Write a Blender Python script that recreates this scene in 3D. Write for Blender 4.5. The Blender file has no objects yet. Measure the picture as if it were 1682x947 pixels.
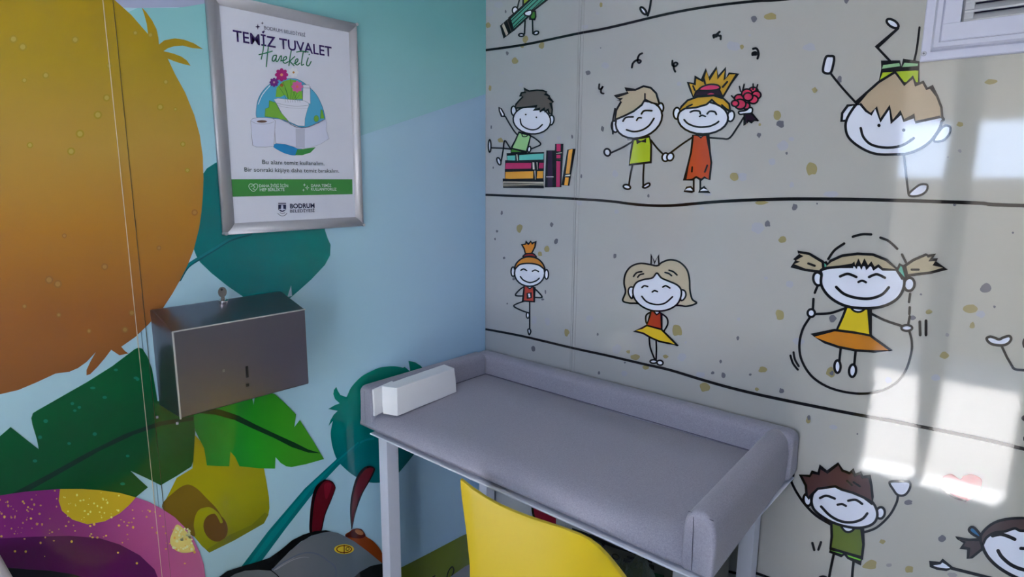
import bpy, bmesh, math, random
from mathutils import Vector, Matrix, noise
from mathutils.geometry import tessellate_polygon
random.seed(7)
SC = bpy.context.scene
COL = SC.collection
# ------------------------------------------------------------------ camera
YAW, PITCH, ROLL, FPX = -0.711526912, 0.179439789, 0.00859468, 1016.49413
CAM = Vector((1.24194, -1.32, 1.5))
_f = Vector((math.sin(YAW)*math.cos(PITCH), math.cos(YAW)*math.cos(PITCH), -math.sin(PITCH)))
_r0 = Vector((math.cos(YAW), -math.sin(YAW), 0)); _u0 = _r0.cross(_f)
RT = _r0*math.cos(ROLL) + _u0*math.sin(ROLL); UP = -_r0*math.sin(ROLL) + _u0*math.cos(ROLL)
cd = bpy.data.cameras.new('camera'); cam = bpy.data.objects.new('camera', cd); COL.objects.link(cam)
cd.sensor_width = 36; cd.lens = FPX/1682*36; cd.clip_start = 0.02
cam.matrix_world = Matrix(((RT.x, UP.x, -_f.x, CAM.x), (RT.y, UP.y, -_f.y, CAM.y), (RT.z, UP.z, -_f.z, CAM.z), (0, 0, 0, 1)))
SC.camera = cam
# ------------------------------------------------------------------ sky, sun, added fill light, exposure
FLOOR = 0.08; CEIL = 2.36; DEEP = -2.05; WIDE = 2.05
w = bpy.data.worlds.new('sky'); SC.world = w; w.use_nodes = True
bg = w.node_tree.nodes['Background']; bg.inputs[0].default_value = (0.60, 0.74, 1.0, 1); bg.inputs[1].default_value = 6.6
sd = bpy.data.lights.new('sun', 'SUN'); sd.energy = 52; sd.angle = 0.01; sd.color = (1, 0.975, 0.94)
sun = bpy.data.objects.new('sun', sd); COL.objects.link(sun); sun.rotation_euler = (math.radians(28), math.radians(6), 0)
ld = bpy.data.lights.new('ceiling_fill_light', 'AREA'); ld.shape = 'RECTANGLE'; ld.size = 0.55; ld.size_y = 0.55; ld.energy = 1.5; ld.color = (0.92, 0.96, 1.0)  # unseen fill light, added to lift the room's overall brightness
lo = bpy.data.objects.new('ceiling_fill_light', ld); COL.objects.link(lo); lo.location = (1.0, -1.15, CEIL-0.02)
pd = bpy.data.lights.new('door_portal', 'AREA'); pd.shape = 'RECTANGLE'; pd.size = 0.57; pd.size_y = 1.98
pd.cycles.is_portal = True
po = bpy.data.objects.new('door_portal', pd); COL.objects.link(po); po.location = (0.96, DEEP-0.09, FLOOR+1.0); po.rotation_euler = (math.radians(90), 0, 0)
SC.view_settings.view_transform = 'Standard'; SC.view_settings.look = 'None'
SC.view_settings.exposure = 1.38; SC.view_settings.gamma = 1.0
# ------------------------------------------------------------------ helpers
def ray(u, v): return RT*((u-841)/FPX) - UP*((v-473.5)/FPX) + _f
def onX(u, v, x=0.0):
    d = ray(u, v); return CAM + d*((x-CAM.x)/d.x)
def onY(u, v, y=0.0):
    d = ray(u, v); return CAM + d*((y-CAM.y)/d.y)
def onZ(u, v, z):
    d = ray(u, v); return CAM + d*((z-CAM.z)/d.z)
def px(P):
    d = Vector(P)-CAM; z = d.dot(_f); return (841+FPX*d.dot(RT)/z, 473.5-FPX*d.dot(UP)/z)
def lin(c):
    c /= 255.0
    return c/12.92 if c <= .04045 else ((c+.055)/1.055)**2.4
KEY = 0.82     # how bright a pure white reads in the photograph
def alb(rgb, k=KEY): return tuple(min(.95, lin(c)/k) for c in rgb) + (1,)
MATS = {}
def nodes(m): return m.node_tree.nodes, m.node_tree.links
def mat(name, rgb, rough=.5, metal=0, k=KEY, bump=None, spec=.5, sheen=0, raw=None):
    key = name
    if key in MATS: return MATS[key]
    m = bpy.data.materials.new(name); m.use_nodes = True; N, L = nodes(m); b = N['Principled BSDF']
    b.inputs['Base Color'].default_value = raw if raw else alb(rgb, k)
    b.inputs['Roughness'].default_value = rough; b.inputs['Metallic'].default_value = metal
    b.inputs['Specular IOR Level'].default_value = spec
    if sheen: b.inputs['Sheen Weight'].default_value = sheen
    if bump:
        sc, st, dist = bump
        g = N.new('ShaderNodeNewGeometry'); t = N.new('ShaderNodeTexNoise'); t.inputs['Scale'].default_value = sc; t.inputs['Detail'].default_value = 3
        bp = N.new('ShaderNodeBump'); bp.inputs['Strength'].default_value = st; bp.inputs['Distance'].default_value = dist
        L.new(g.outputs['Position'], t.inputs['Vector']); L.new(t.outputs['Fac'], bp.inputs['Height']); L.new(bp.outputs['Normal'], b.inputs['Normal'])
    MATS[key] = m; return m
GLOSS = .05; WBUMP = (120, .035, .0006)
def ink(rgb):
    rgb = tuple(int(c) for c in rgb)
    return mat('print_%d_%d_%d' % rgb, rgb, GLOSS, bump=WBUMP)
def gradient(name, axis, stops, rough=GLOSS, noise_amt=0.0):
    """colour that runs along a world axis of the wall: stops = [(coordinate, rgb)...]"""
    if name in MATS: return MATS[name]
    m = mat(name, (128, 128, 128), rough, bump=WBUMP); N, L = nodes(m); b = N['Principled BSDF']
    g = N.new('ShaderNodeNewGeometry'); sp = N.new('ShaderNodeSeparateXYZ'); mr = N.new('ShaderNodeMapRange'); cr = N.new('ShaderNodeValToRGB')
    a0, a1 = stops[0][0], stops[-1][0]
    mr.inputs['From Min'].default_value = a0; mr.inputs['From Max'].default_value = a1
    L.new(g.outputs['Position'], sp.inputs[0])
    src = sp.outputs['XYZ'.index(axis)]
    if noise_amt:
        t = N.new('ShaderNodeTexNoise'); t.inputs['Scale'].default_value = 3.5; L.new(g.outputs['Position'], t.inputs['Vector'])
        ma = N.new('ShaderNodeMath'); ma.operation = 'MULTIPLY_ADD'; ma.inputs[1].default_value = noise_amt; L.new(t.outputs['Fac'], ma.inputs[0]); L.new(src, ma.inputs[2]); 
        mb = N.new('ShaderNodeMath'); mb.operation = 'SUBTRACT'; mb.inputs[1].default_value = noise_amt/2; L.new(ma.outputs[0], mb.inputs[0]); src = mb.outputs[0]
    L.new(src, mr.inputs['Value']); L.new(mr.outputs[0], cr.inputs[0]); L.new(cr.outputs[0], b.inputs['Base Color'])
    el = cr.color_ramp.elements
    while len(el) < len(stops): el.new(.5)
    for e, (a, c) in zip(el, stops): e.position = (a-a0)/(a1-a0); e.color = alb(c)
    return m
def tag(o, label=None, cat=None, group=None, kind=None):
    if label: o['label'] = label
    if cat: o['category'] = cat
    if group: o['group'] = group
    if kind: o['kind'] = kind
    return o
def empty(name, loc, label, cat, rz=0, group=None):
    o = bpy.data.objects.new(name, None); COL.objects.link(o); o.location = loc; o.rotation_euler.z = rz; o.empty_display_size = .05
    return tag(o, label, cat, group)
def link(name, me, parent=None):
    """mesh data in world coordinates; child keeps its place under the parent"""
    o = bpy.data.objects.new(name, me); COL.objects.link(o)
    if parent is not None:
        o.parent = parent
        bpy.context.view_layer.update()
        o.matrix_parent_inverse = parent.matrix_world.inverted()
    return o
def bmobj(name, bm, mats, parent=None, smooth=False, bevel=0, seg=2, sub=0):
    me = bpy.data.meshes.new(name); bm.normal_update(); bm.to_mesh(me); bm.free()
    for m in (mats if isinstance(mats, (list, tuple)) else [mats]): me.materials.append(m)
    if smooth: me.polygons.foreach_set('use_smooth', [True]*len(me.polygons))
    o = link(name, me, parent)
    if bevel:
        md = o.modifiers.new('bevel', 'BEVEL'); md.width = bevel; md.segments = seg; md.limit_method = 'ANGLE'; md.angle_limit = .6
        me.polygons.foreach_set('use_smooth', [True]*len(me.polygons)); wn = o.modifiers.new('wn', 'WEIGHTED_NORMAL'); wn.keep_sharp = False
    if sub:
        md = o.modifiers.new('sub', 'SUBSURF'); md.levels = sub; md.render_levels = sub
    return o
def add_box(bm, lo, hi, mi=0):
    vs = [bm.verts.new((x, y, z)) for x in (lo[0], hi[0]) for y in (lo[1], hi[1]) for z in (lo[2], hi[2])]
    for f in ((0, 1, 3, 2), (4, 6, 7, 5), (0, 4, 5, 1), (2, 3, 7, 6), (0, 2, 6, 4), (1, 5, 7, 3)):
        fc = bm.faces.new([vs[i] for i in f]); fc.material_index = mi
    return vs
def box(name, lo, hi, m, parent=None, bevel=0, seg=2):
    bm = bmesh.new(); add_box(bm, lo, hi); return bmobj(name, bm, m, parent, bevel=bevel, seg=seg)
def add_prism(bm, pts, d, mi=0):
    """closed outline of 3-D points (planar) pushed along vector d"""
    a = [bm.verts.new(p) for p in pts]; b = [bm.verts.new(Vector(p)+Vector(d)) for p in pts]; n = len(a)
    fs = [bm.faces.new(a), bm.faces.new(b[::-1])] + [bm.faces.new((a[i], b[i], b[(i+1) % n], a[(i+1) % n])) for i in range(n)]
    for f in fs: f.material_index = mi
    return fs
def add_cyl(bm, p, q, r, n=16, r2=None, mi=0):
    p, q = Vector(p), Vector(q); ax = (q-p).normalized(); s = ax.orthogonal().normalized(); t = ax.cross(s); r2 = r if r2 is None else r2
    A = [bm.verts.new(p+(s*math.cos(a)+t*math.sin(a))*r) for a in [2*math.pi*i/n for i in range(n)]]
    B = [bm.verts.new(q+(s*math.cos(a)+t*math.sin(a))*r2) for a in [2*math.pi*i/n for i in range(n)]]
    for i in range(n): bm.faces.new((A[i], A[(i+1) % n], B[(i+1) % n], B[i])).material_index = mi
    bm.faces.new(A[::-1]).material_index = mi; bm.faces.new(B).material_index = mi
def catmull(P, closed, n=6):
    P = [Vector(p) for p in P]; N = len(P)
    if N < 3: return P
    out = []
    for i in range(N if closed else N-1):
        g = (lambda k: P[k % N]) if closed else (lambda k: P[max(0, min(N-1, k))])
        p0, p1, p2, p3 = g(i-1), g(i), g(i+1), g(i+2)
        for j in range(n):
            t = j/n
            out.append(.5*((2*p1) + (p2-p0)*t + (2*p0-5*p1+4*p2-p3)*t*t + (3*p1-p0-3*p2+p3)*t**3))
    if not closed: out.append(P[-1])
    return out
UNIQ = {'book', 'book_band', 'standing_book', 'hand', 'foot', 'ear', 'eye', 'pigtail', 'land', 'light_spot', 'glint', 'cap_spot', 'ribbon', 'shirt', 'waistband', 'headband', 'sparkle_icon', 'shoe', 'paper_sheet'}
WK = 1.38
class Fig:
    """flat print on a wall or sheet; shapes are given on a detail of the photograph and laid on the plane they belong to"""
    def __init__(s, name, parent, proj, org, sc, w=2.0, base=.0003, label=None, step=.00005):
        s.name, s.parent, s.proj, s.org, s.sc, s.w, s.base, s.label, s.step = name, parent, proj, org, sc, w, base, label, step
        s.n = 0; s.parts = {}
    def _px(s, P): return [Vector((s.org[0]+p[0]/s.sc, s.org[1]+p[1]/s.sc)) for p in P]
    def _add(s, part, m, verts, faces):
        d = s.parts.setdefault(part, [[], [], [], []])
        off = s.base + s.n*s.step; k = len(d[0])
        d[0] += [s.proj(v[0], v[1], off) for v in verts]
        if m not in d[2]: d[2].append(m)
        mi = d[2].index(m)
        for f in faces: d[1].append([i+k for i in f]); d[3].append(mi)
        s.n += 1
    def fill(s, part, col, P, smooth=True, line=0, lcol=(14, 13, 18), closed=True, n=6):
        if part in UNIQ: s.cnt = getattr(s, 'cnt', 0)+1; part = part+'#'+str(s.cnt)
        P2 = s._px(P); Q = catmull(P2, True, n) if smooth else P2
        tri = tessellate_polygon([[Vector((q[0], q[1], 0)) for q in Q]])
        s._add(part, ink(col) if isinstance(col, tuple) else col, Q, [tuple(t) for t in tri])
        if line: s._stroke(Q, line if line is not True else s.w, closed, lcol)
        return s
    def line(s, P, w=None, closed=False, smooth=True, col=(14, 13, 18), w2=None, part=None):
        Q = s._px(P); Q = catmull(Q, closed) if smooth else Q
        s._stroke(Q, w or s.w, closed, col, w2, part); return s
    def _stroke(s, Q, w, closed, col, w2=None, part=None):
        Q = [q for i, q in enumerate(Q) if i == 0 or (q-Q[i-1]).length > .05]
        if closed and (Q[0]-Q[-1]).length < .05: Q = Q[:-1]
        n = len(Q)
        if n < 2: return
        V, F = [], []
        for i in range(n):
            a = Q[(i-1) % n] if (closed or i) else Q[0]; b = Q[(i+1) % n] if (closed or i < n-1) else Q[-1]
            t = (b-a); t = t.normalized() if t.length > 1e-6 else Vector((1, 0)); nn = Vector((-t.y, t.x))
            d1 = (Q[i]-a); cosv = 1
            if 0 < i < n-1 or closed:
                e = (Q[i]-a).normalized() if (Q[i]-a).length > 1e-6 else t
                cosv = max(.5, abs(e.dot(t)))
            ww = (w if w2 is None else w+(w2-w)*i/(n-1))/2/cosv
            V += [Q[i]+nn*ww, Q[i]-nn*ww]
        for i in range(n if closed else n-1):
            j = (i+1) % n; F.append((2*i, 2*i+1, 2*j+1, 2*j))
        if not closed:
            for end, nb in ((0, 1), (n-1, n-2)):
                d = (Q[end]-Q[nb]).normalized(); r = (w if w2 is None else (w if end == 0 else w2))/2; nn = Vector((-d.y, d.x)); k = len(V)
                V.append(Q[end]); V += [Q[end]+d*(r*math.sin(a))+nn*(r*math.cos(a)) for a in [math.pi*j/6 for j in range(7)]]
                F += [(k, k+1+j, k+2+j) for j in range(6)]
        s._add(part or '_', ink(col) if isinstance(col, tuple) else col, V, F)
    def ell(s, part, col, cx, cy, rx, ry, rot=0, line=0, n=24, lcol=(14, 13, 18)):
        c, d = math.cos(math.radians(rot)), math.sin(math.radians(rot))
        P = [(cx+rx*math.cos(a)*c-ry*math.sin(a)*d, cy+rx*math.cos(a)*d+ry*math.sin(a)*c) for a in [2*math.pi*i/n for i in range(n)]]
        if part is None: s._stroke(s._px(P), line if line is not True else s.w, True, lcol); return s
        return s.fill(part, col, P, False, line, lcol)
    def done(s):
        root = None
        keys = sorted(s.parts, key=lambda k: k != '_')
        for k in keys:
            V, F, M, MI = s.parts[k]
            me = bpy.data.meshes.new(k if k != '_' else s.name); me.from_pydata([tuple(v) for v in V], [], F)
            for m in M: me.materials.append(m)
            me.polygons.foreach_set('material_index', MI)
            par = s.parent if root is None else root
            bm = bmesh.new(); bm.from_mesh(me); bm.normal_update()
            for f in bm.faces:
                if f.normal.dot(CAM-f.calc_center_median()) < 0: f.normal_flip()
            bm.to_mesh(me); bm.free()
            o = link(s.name if root is None else k.split('#')[0], me, par)
            if root is None:
                root = o
                if s.label: o['label'] = s.label
        return root
PL = lambda u, v, off: onX(u, v, 0) + Vector((off, 0, 0))
PR = lambda u, v, off: onY(u, v, 0) + Vector((0, -off, 0))
def text(name, s, parent, col, u0, v0, u1, v1, cap, proj_x, bold=0.0, wall='L', shear=0):
    """lettering lying flat on a plane, baseline from (u0,v0) to (u1,v1) in the photograph, capital height cap"""
    P = onX if wall == 'L' else onY
    a, b, t = P(u0, v0, proj_x), P(u1, v1, proj_x), P(u0, v0-cap, proj_x)
    cu = bpy.data.curves.new(name, 'FONT'); cu.body = s; cu.size = 1; cu.offset = bold; cu.shear = shear; cu.resolution_u = 3
    ob = bpy.data.objects.new(name, cu); COL.objects.link(ob)
    me = bpy.data.meshes.new_from_object(ob.evaluated_get(bpy.context.evaluated_depsgraph_get())); bpy.data.objects.remove(ob)
    xs = [v.co.x for v in me.vertices]; x0, x1 = min(xs), max(xs); W = (b-a).length; H = (t-a).length/.70
    rgt = (b-a)/W; up = Vector((0, 0, 1)); nrm = rgt.cross(up)
    for v in me.vertices:
        v.co = a + rgt*((v.co.x-x0)/(x1-x0)*W) + up*(v.co.y*H) + nrm*.0
    me.materials.clear(); me.materials.append(ink(col)); me.update()
    return link(name, me, parent)
# ================================================================== THE ROOM
white = mat('white_paint', (190, 190, 192), .45)
T = .06
DOORL, DOORR, DOORT = .675, 1.245, 2.05
cream = gradient('cream_laminate', 'X', [(0, (158, 162, 167)), (.7, (162, 163, 163)), (1.4, (164, 163, 153))], noise_amt=.1)  # cooler grey towards the corner, warmer cream further along the wall
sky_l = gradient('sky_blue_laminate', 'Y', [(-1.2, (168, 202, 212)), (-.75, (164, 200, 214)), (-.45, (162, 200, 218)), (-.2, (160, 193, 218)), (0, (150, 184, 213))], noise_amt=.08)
core = mat('panel_core', (150, 150, 150), .6)
bm = bmesh.new(); add_box(bm, (-T, DEEP-T, FLOOR-.05), (-.008, .008+T, CEIL+.05))
wall_left = tag(bmobj('wall_left', bm, core), 'left wall with a printed jungle mural on glossy panels', kind='structure')
bm = bmesh.new(); add_box(bm, (-.008, .008, FLOOR-.05), (WIDE+T, .008+T, CEIL+.05))
wall_right = tag(bmobj('wall_right', bm, core), 'right wall with printed doodles of children on glossy cream panels', kind='structure')
JL, JR = -.9265, .3185
def panel(lo, hi, m, parent): return box('wall_panel', lo, hi, m, parent, bevel=.0004, seg=1)
panel((-.008, DEEP, FLOOR), (0, JL-.0006, CEIL), sky_l, wall_left)
panel((-.008, JL+.0006, FLOOR), (0, 0, CEIL), sky_l, wall_left)
panel((0, 0, FLOOR), (JR-.0006, .008, CEIL), cream, wall_right)
panel((JR+.0006, 0, FLOOR), (WIDE, .008, CEIL), cream, wall_right)
# back wall with the doorway the daylight comes through, side wall, floor, ceiling
bm = bmesh.new()
add_box(bm, (-T, DEEP-T, FLOOR-.05), (DOORL, DEEP, CEIL+.05)); add_box(bm, (DOORR, DEEP-T, FLOOR-.05), (WIDE+T, DEEP, CEIL+.05)); add_box(bm, (DOORL, DEEP-T, DOORT), (DOORR, DEEP, CEIL+.05))
tag(bmobj('wall_back', bm, mat('back_panel', (168, 174, 182), .4)), kind='structure')
tag(box('wall_side', (WIDE, DEEP, FLOOR-.05), (WIDE+T, .008, CEIL+.05), mat('side_panel', (168, 174, 182), .4)), kind='structure')
tag(box('floor', (-T, DEEP-T, FLOOR-.05), (WIDE+T, .07, FLOOR), mat('grey_vinyl', (112, 116, 120), .4, bump=(40, .1, .002))), kind='structure')
tag(box('ceiling', (-T, DEEP-T, CEIL), (WIDE+T, .07, CEIL+.05), white), kind='structure')
df = tag(box('door_1', (DOORL-.04, DEEP-.08, DOORT), (DOORR+.04, DEEP+.012, DOORT+.05), white, bevel=.004), kind='structure')
box('door_jamb', (DOORL-.04, DEEP-.08, FLOOR), (DOORL, DEEP+.012, DOORT), white, df, .004); box('door_jamb', (DOORR, DEEP-.08, FLOOR), (DOORR+.04, DEEP+.012, DOORT), white, df, .004)
bm = bmesh.new(); add_prism(bm, [(.905, DEEP-.05, FLOOR), (.935, DEEP-.05, FLOOR), (.968, DEEP-.05, .62), (.968, DEEP-.05, DOORT), (.862, DEEP-.05, DOORT), (.862, DEEP-.05, .62)], (0, .03, 0))  # unseen post, added and tapered to shape the dark gap in the reflection
bmobj('reflection_gap_post', bm, mat('beige_metal', (150, 140, 125), .5), df)
box('threshold', (DOORL, DEEP-.10, FLOOR), (DOORR, DEEP+.09, FLOOR+.006), mat('threshold_steel', (240, 240, 240), .6), df, .002)
# outside: paving, a low building, an unseen sun blocker added over the door
tag(box('floor_outside', (-4, -7, FLOOR-.08), (6, DEEP-T, FLOOR-.02), mat('concrete_paving', (136, 133, 131), .8)), kind='structure')
ow = box('garden_wall', (-4, -5.0, FLOOR-.02), (6, -4.8, 1.52), mat('beige_render', (120, 108, 92), .9)); tag(ow, 'beige rendered garden wall across the yard', 'wall')
bm = bmesh.new(); add_prism(bm, [(.2, DEEP-T-.01, 2.24), (.2, DEEP-T-.01, 2.26), (.2, -2.91, 1.85), (.2, -2.91, 1.81)], (1.6, 0, 0)); bmesh.ops.recalc_face_normals(bm, faces=bm.faces)  # unseen slab added to trim the sun and sky entering the doorway
aw = bmobj('door_sun_blocker', bm, mat('sun_blocker_sheet', (128, 120, 108), .6)); tag(aw, 'sloping beige sun blocker added above the doorway', 'sun blocker')
# housing made up for the unseen ceiling fill light
lf = box('fill_light_housing', (.72, -1.43, CEIL-.016), (1.28, -.87, CEIL-.001), mat('fill_light_frame', (200, 200, 200), .4)); tag(lf, 'square white housing of the added fill light above the room', 'fill light')
lo.location.z = CEIL-.018

# ================================================================== LEFT WALL MURAL
LW = wall_left
K = ((0, 560), 2.447); I = ((0, 0), 2.959); J = ((0, 320), 2.959); Lz = ((240, 620), 2.897); M = ((340, 740), 4.574); Nz = ((540, 590), 4.51); O = ((300, 250), 3.788); X1 = ((0, 0), 1)
BS = .0003
def LF(name, z, base, label=None, w=2.0): return Fig(name, LW, PL, z[0], z[1], w, .0003+(base-.0003)*.4, label, .00001)
teal_sky = gradient('teal_sky', 'Z', [(1.5, (152, 194, 210)), (1.62, (146, 192, 202)), (1.80, (130, 188, 192)), (2.0, (96, 170, 174))], noise_amt=.06)
f = LF('printed_sky_band', X1, BS, 'teal sky band with a slanting lower edge')
f.fill('_', teal_sky, [(226, 13), (290, 13), (340, 5), (420, -14), (600, -60), (700, -400), (800, -400), (798.2, 154), (700, 187), (583, 226), (470, 262), (340, 300), (150, 320), (120, 60)], False); f.done()
f = LF('printed_lavender_band', X1, BS+.0002)
f.fill('_', (158, 166, 194), [(120, -300), (600, -300), (600, -60), (420, -14), (340, 5), (300, 12), (226, 13), (180, 12)], False); f.done()
# teal leaves
tealg = gradient('teal_leaf_ink', 'Y', [(-.85, (0, 100, 102)), (-.65, (0, 112, 112)), (-.5, (10, 124, 116)), (-.42, (4, 120, 108))], noise_amt=.05)
f = LF('printed_leaf', O, BS+.0003, 'teal rounded leaf behind the poster')
f.fill('_', tealg, [(50, 100), (130, 130), (150, 100), (205, 65), (300, 30), (600, 60), (860, 300), (885, 485), (902, 535), (920, 575), (917, 640), (885, 700), (800, 790), (720, 862), (680, 896), (640, 930), (480, 960), (380, 900), (280, 832), (180, 752), (110, 685), (85, 645), (68, 600)], False)
f.fill('_', (150, 185, 196), [(650, 900), (674, 828), (680, 893)], False)
f.line([(-20, 790), (30, 710), (110, 655), (200, 600), (300, 540), (420, 505)], 6.5, col=(0, 78, 84), part='leaf_stem')
f.line([(-20, 786), (30, 706), (110, 650), (200, 596), (300, 536), (420, 500)], 4.2, col=(12, 112, 118), part='leaf_stem')
f.done()
tealc = gradient('teal_leaf_ink_low', 'Z', [(.5, (0, 104, 112)), (.8, (0, 100, 104)), (1.0, (0, 122, 102))], noise_amt=.05)
f = LF('printed_leaf', Nz, BS+.0003, 'teal round leaf with curled tips behind the changing table')
f.fill('_', tealc, [(135, 270), (160, 215), (200, 165), (250, 120), (310, 88), (370, 62), (430, 52), (490, 50), (545, 60), (590, 78), (800, 300), (760, 520), (700, 610), (620, 715), (520, 835), (440, 905), (380, 912), (290, 908), (200, 868), (125, 812), (62, 742), (28, 650), (14, 560), (20, 500), (40, 430), (90, 350)], True)
f.fill('_', tealc, [(150, 285), (85, 262), (66, 230), (55, 203), (38, 225), (33, 255), (45, 292), (80, 324), (40, 340), (-4, 366), (65, 380), (35, 410), (12, 450), (-2, 492), (30, 455), (60, 520), (120, 400)], False)
f.fill('_', tealc, [(590, 10), (640, 20), (680, 46), (720, 90), (600, 100), (601, 72)], False)
f.line([(330, 585), (250, 605), (140, 685), (60, 742)], 3.2, col=(14, 116, 122), part='leaf_stem'); f.done()
f = LF('printed_stem', X1, BS+.0008, 'long teal stem running down to the printed car')
f.fill('_', (4, 104, 110), [(590, 724), (552, 754), (500, 802), (440, 872), (393, 934), (424, 928), (470, 866), (520, 802), (556, 764), (592, 730)], False)
f.fill('_', (0, 122, 124), [(588, 725), (553, 755), (500, 806), (446, 872), (405, 930), (414, 928), (460, 870), (508, 807), (553, 759), (589, 727)], False); f.done()
# big ochre blob
och = gradient('ochre_ink', 'Z', [(1.10, (132, 80, 38)), (1.25, (146, 90, 38)), (1.40, (162, 112, 38)), (1.55, (166, 132, 56)), (1.68, (158, 132, 34)), (1.8, (154, 128, 24))], noise_amt=.12)
f = LF('printed_blob', X1, BS+.0006, 'huge ochre round shape with leafy spikes'); f.step = .00001
f.fill('_', och, [(187, -1), (216, 25), (243, 56), (241, 40), (237, 25), (232.5, 12), (240, 20), (250, 34), (257, 48), (260, 62), (261, 73), (270, 66), (287, 63), (302, 65), (318, 71), (333.5, 80.5), (316, 79), (300, 75), (286, 76), (276, 79), (268.5, 84), (285, 88), (298, 93), (307, 99.5), (313, 108), (300, 105), (287, 101), (275.4, 96.3), (287, 121), (304, 152), (319, 189), (328, 222), (333, 257), (334, 294), (333, 320), (331, 345), (327, 374), (318, 410), (308, 435), (296, 459), (283, 482), (268, 505), (243, 533), (222, 553), (199, 569), (205, 576), (211, 580), (196, 583), (182.5, 574), (172, 588), (160, 602), (148, 614), (142, 616), (142, 607), (149, 592), (157, 578), (142, 594), (128, 604), (114, 610), (91, 613), (61, 627), (30, 640), (0, 647)] + [px((0, -1.085+.355*math.cos(math.radians(a)), 1.47+.345*math.sin(math.radians(a)))) for a in range(248, 80, -8)], False)
for z, L0, c in ((I, [(65, 190, 16), (110, 228, 16), (365, 193, 14), (222, 366, 13), (118, 390, 10), (518, 475, 14), (475, 558, 16), (388, 650, 16), (345, 735, 15), (145, 705, 12), (805, 398, 10), (778, 520, 13), (852, 530, 7), (888, 700, 10), (910, 827, 9), (530, 320, 11), (657, 160, 9), (730, 170, 10)], ((150, 128, 40), (168, 148, 70))),
                 (J, [(945, 85, 12), (772, 257, 9), (508, 348, 13), (238, 412, 16), (280, 432, 16), (640, 572, 12), (607, 654, 12), (432, 660, 9), (312, 198, 9), (285, 582, 9), (118, 540, 9)], ((142, 98, 44), (160, 118, 58)))):
    for x, y, r in L0:
        u, v = z[0][0]+x/z[1], z[0][1]+y/z[1]
        f.ell('light_spot', c[0], u, v, r/z[1]*1.3, r/z[1]*1.3, n=14); f.ell('light_spot', c[1], u, v, r/z[1]*.8, r/z[1]*.8, n=12)
f.done()
# yellow rolled leaf
yel = gradient('mustard_ink', 'Z', [(.72, (118, 122, 12)), (.80, (140, 138, 18)), (1.0, (158, 146, 24))], noise_amt=.08)
f = LF('printed_roll', Lz, BS+.0012, 'mustard yellow rolled shape with a spiral end')
f.fill('_', yel, [(232, 272), (262, 305), (300, 300), (550, 330), (560, 430), (573, 500), (584, 570), (586, 620), (580, 655), (560, 690), (420, 770), (300, 830), (265, 800), (228, 755), (150, 690), (75, 612), (110, 545), (145, 475), (220, 430), (226, 350)], False)
f.fill('roll_brown_part', (104, 82, 26), [(75, 612), (130, 545), (190, 508), (238, 524), (290, 575), (335, 622), (362, 668), (330, 640), (300, 622), (255, 625), (234, 655), (226, 700), (228, 755), (150, 690)], True)  # brown inner part of the printed roll
f.ell('roll_hole', (96, 66, 26), 330, 712, 56, 68, -22, n=30)
f.line([(262, 628), (300, 622), (335, 645), (352, 672), (357, 684)], 5, part='roll_lip', col=(138, 138, 26))
f.fill('roll_side', (108, 110, 20), [(565, 640), (582, 650), (560, 692), (420, 772), (300, 831), (285, 818), (400, 745), (500, 700)], False)
f.done()
# leaves
dkg = gradient('dark_green_ink', 'Z', [(.8, (20, 72, 34)), (.95, (12, 74, 34)), (1.12, (0, 88, 42))], noise_amt=.1)
f = LF('printed_leaf', K, BS+.002, 'dark green torn banana leaf below the ochre shape')
f.fill('_', dkg, [(-200, 560), (0, 380), (42, 344), (100, 390), (155, 433), (148, 395), (130, 335), (125, 308), (132, 288), (150, 277), (250, 220), (350, 163), (450, 100), (540, 32), (556, 25), (572, 30), (592, 62), (610, 110), (624, 190), (632, 240), (700, 240), (780, 295), (783, 370), (776, 480), (768, 503), (710, 540), (645, 578), (590, 550), (524, 520), (560, 555), (594, 586), (545, 626), (400, 700), (-200, 760)], False)
f.fill('leaf_rib', (16, 50, 34), [(20, 625), (200, 530), (350, 447), (500, 372), (640, 322), (780, 300), (782, 316), (650, 338), (540, 374), (400, 440), (250, 525), (90, 615)], False)
for x, y in ((465, 115), (545, 147), (420, 225), (290, 250), (318, 265), (300, 278), (380, 372), (277, 410), (183, 320), (140, 480), (372, 187), (492, 572), (512, 460), (160, 385), (552, 152)):
    f.ell('glint', (24, 122, 90), x, y, 7+random.random()*4, 5+random.random()*3, n=10)
f.done()
brg = gradient('bright_green_ink', 'Y', [(-.9, (6, 96, 44)), (-.80, (18, 128, 42)), (-.72, (36, 140, 32)), (-.6, (62, 140, 36))], noise_amt=.05)
f = LF('printed_leaf', Lz, BS+.0026, 'bright green torn leaf under the steel dispenser')
f.fill('_', brg, [(228, 120), (225, 195), (232, 250), (252, 290), (275, 335), (288, 416), (340, 419), (394, 420), (400, 350), (422, 375), (443, 420), (540, 430), (612, 431), (614, 376), (640, 405), (665, 420), (690, 424), (760, 410), (845, 386), (800, 310), (730, 200), (704, 234), (712, 174), (660, 120), (612, 78), (560, 60), (520, 60), (510, 128), (502, 90), (400, 90)], False)
f.fill('leaf_rib', (16, 52, 28), [(230, 135), (350, 150), (440, 180), (520, 222), (600, 260), (700, 305), (770, 340), (830, 358), (770, 355), (690, 328), (600, 282), (500, 238), (420, 200), (330, 175), (230, 165)], False)
f.done()
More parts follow.
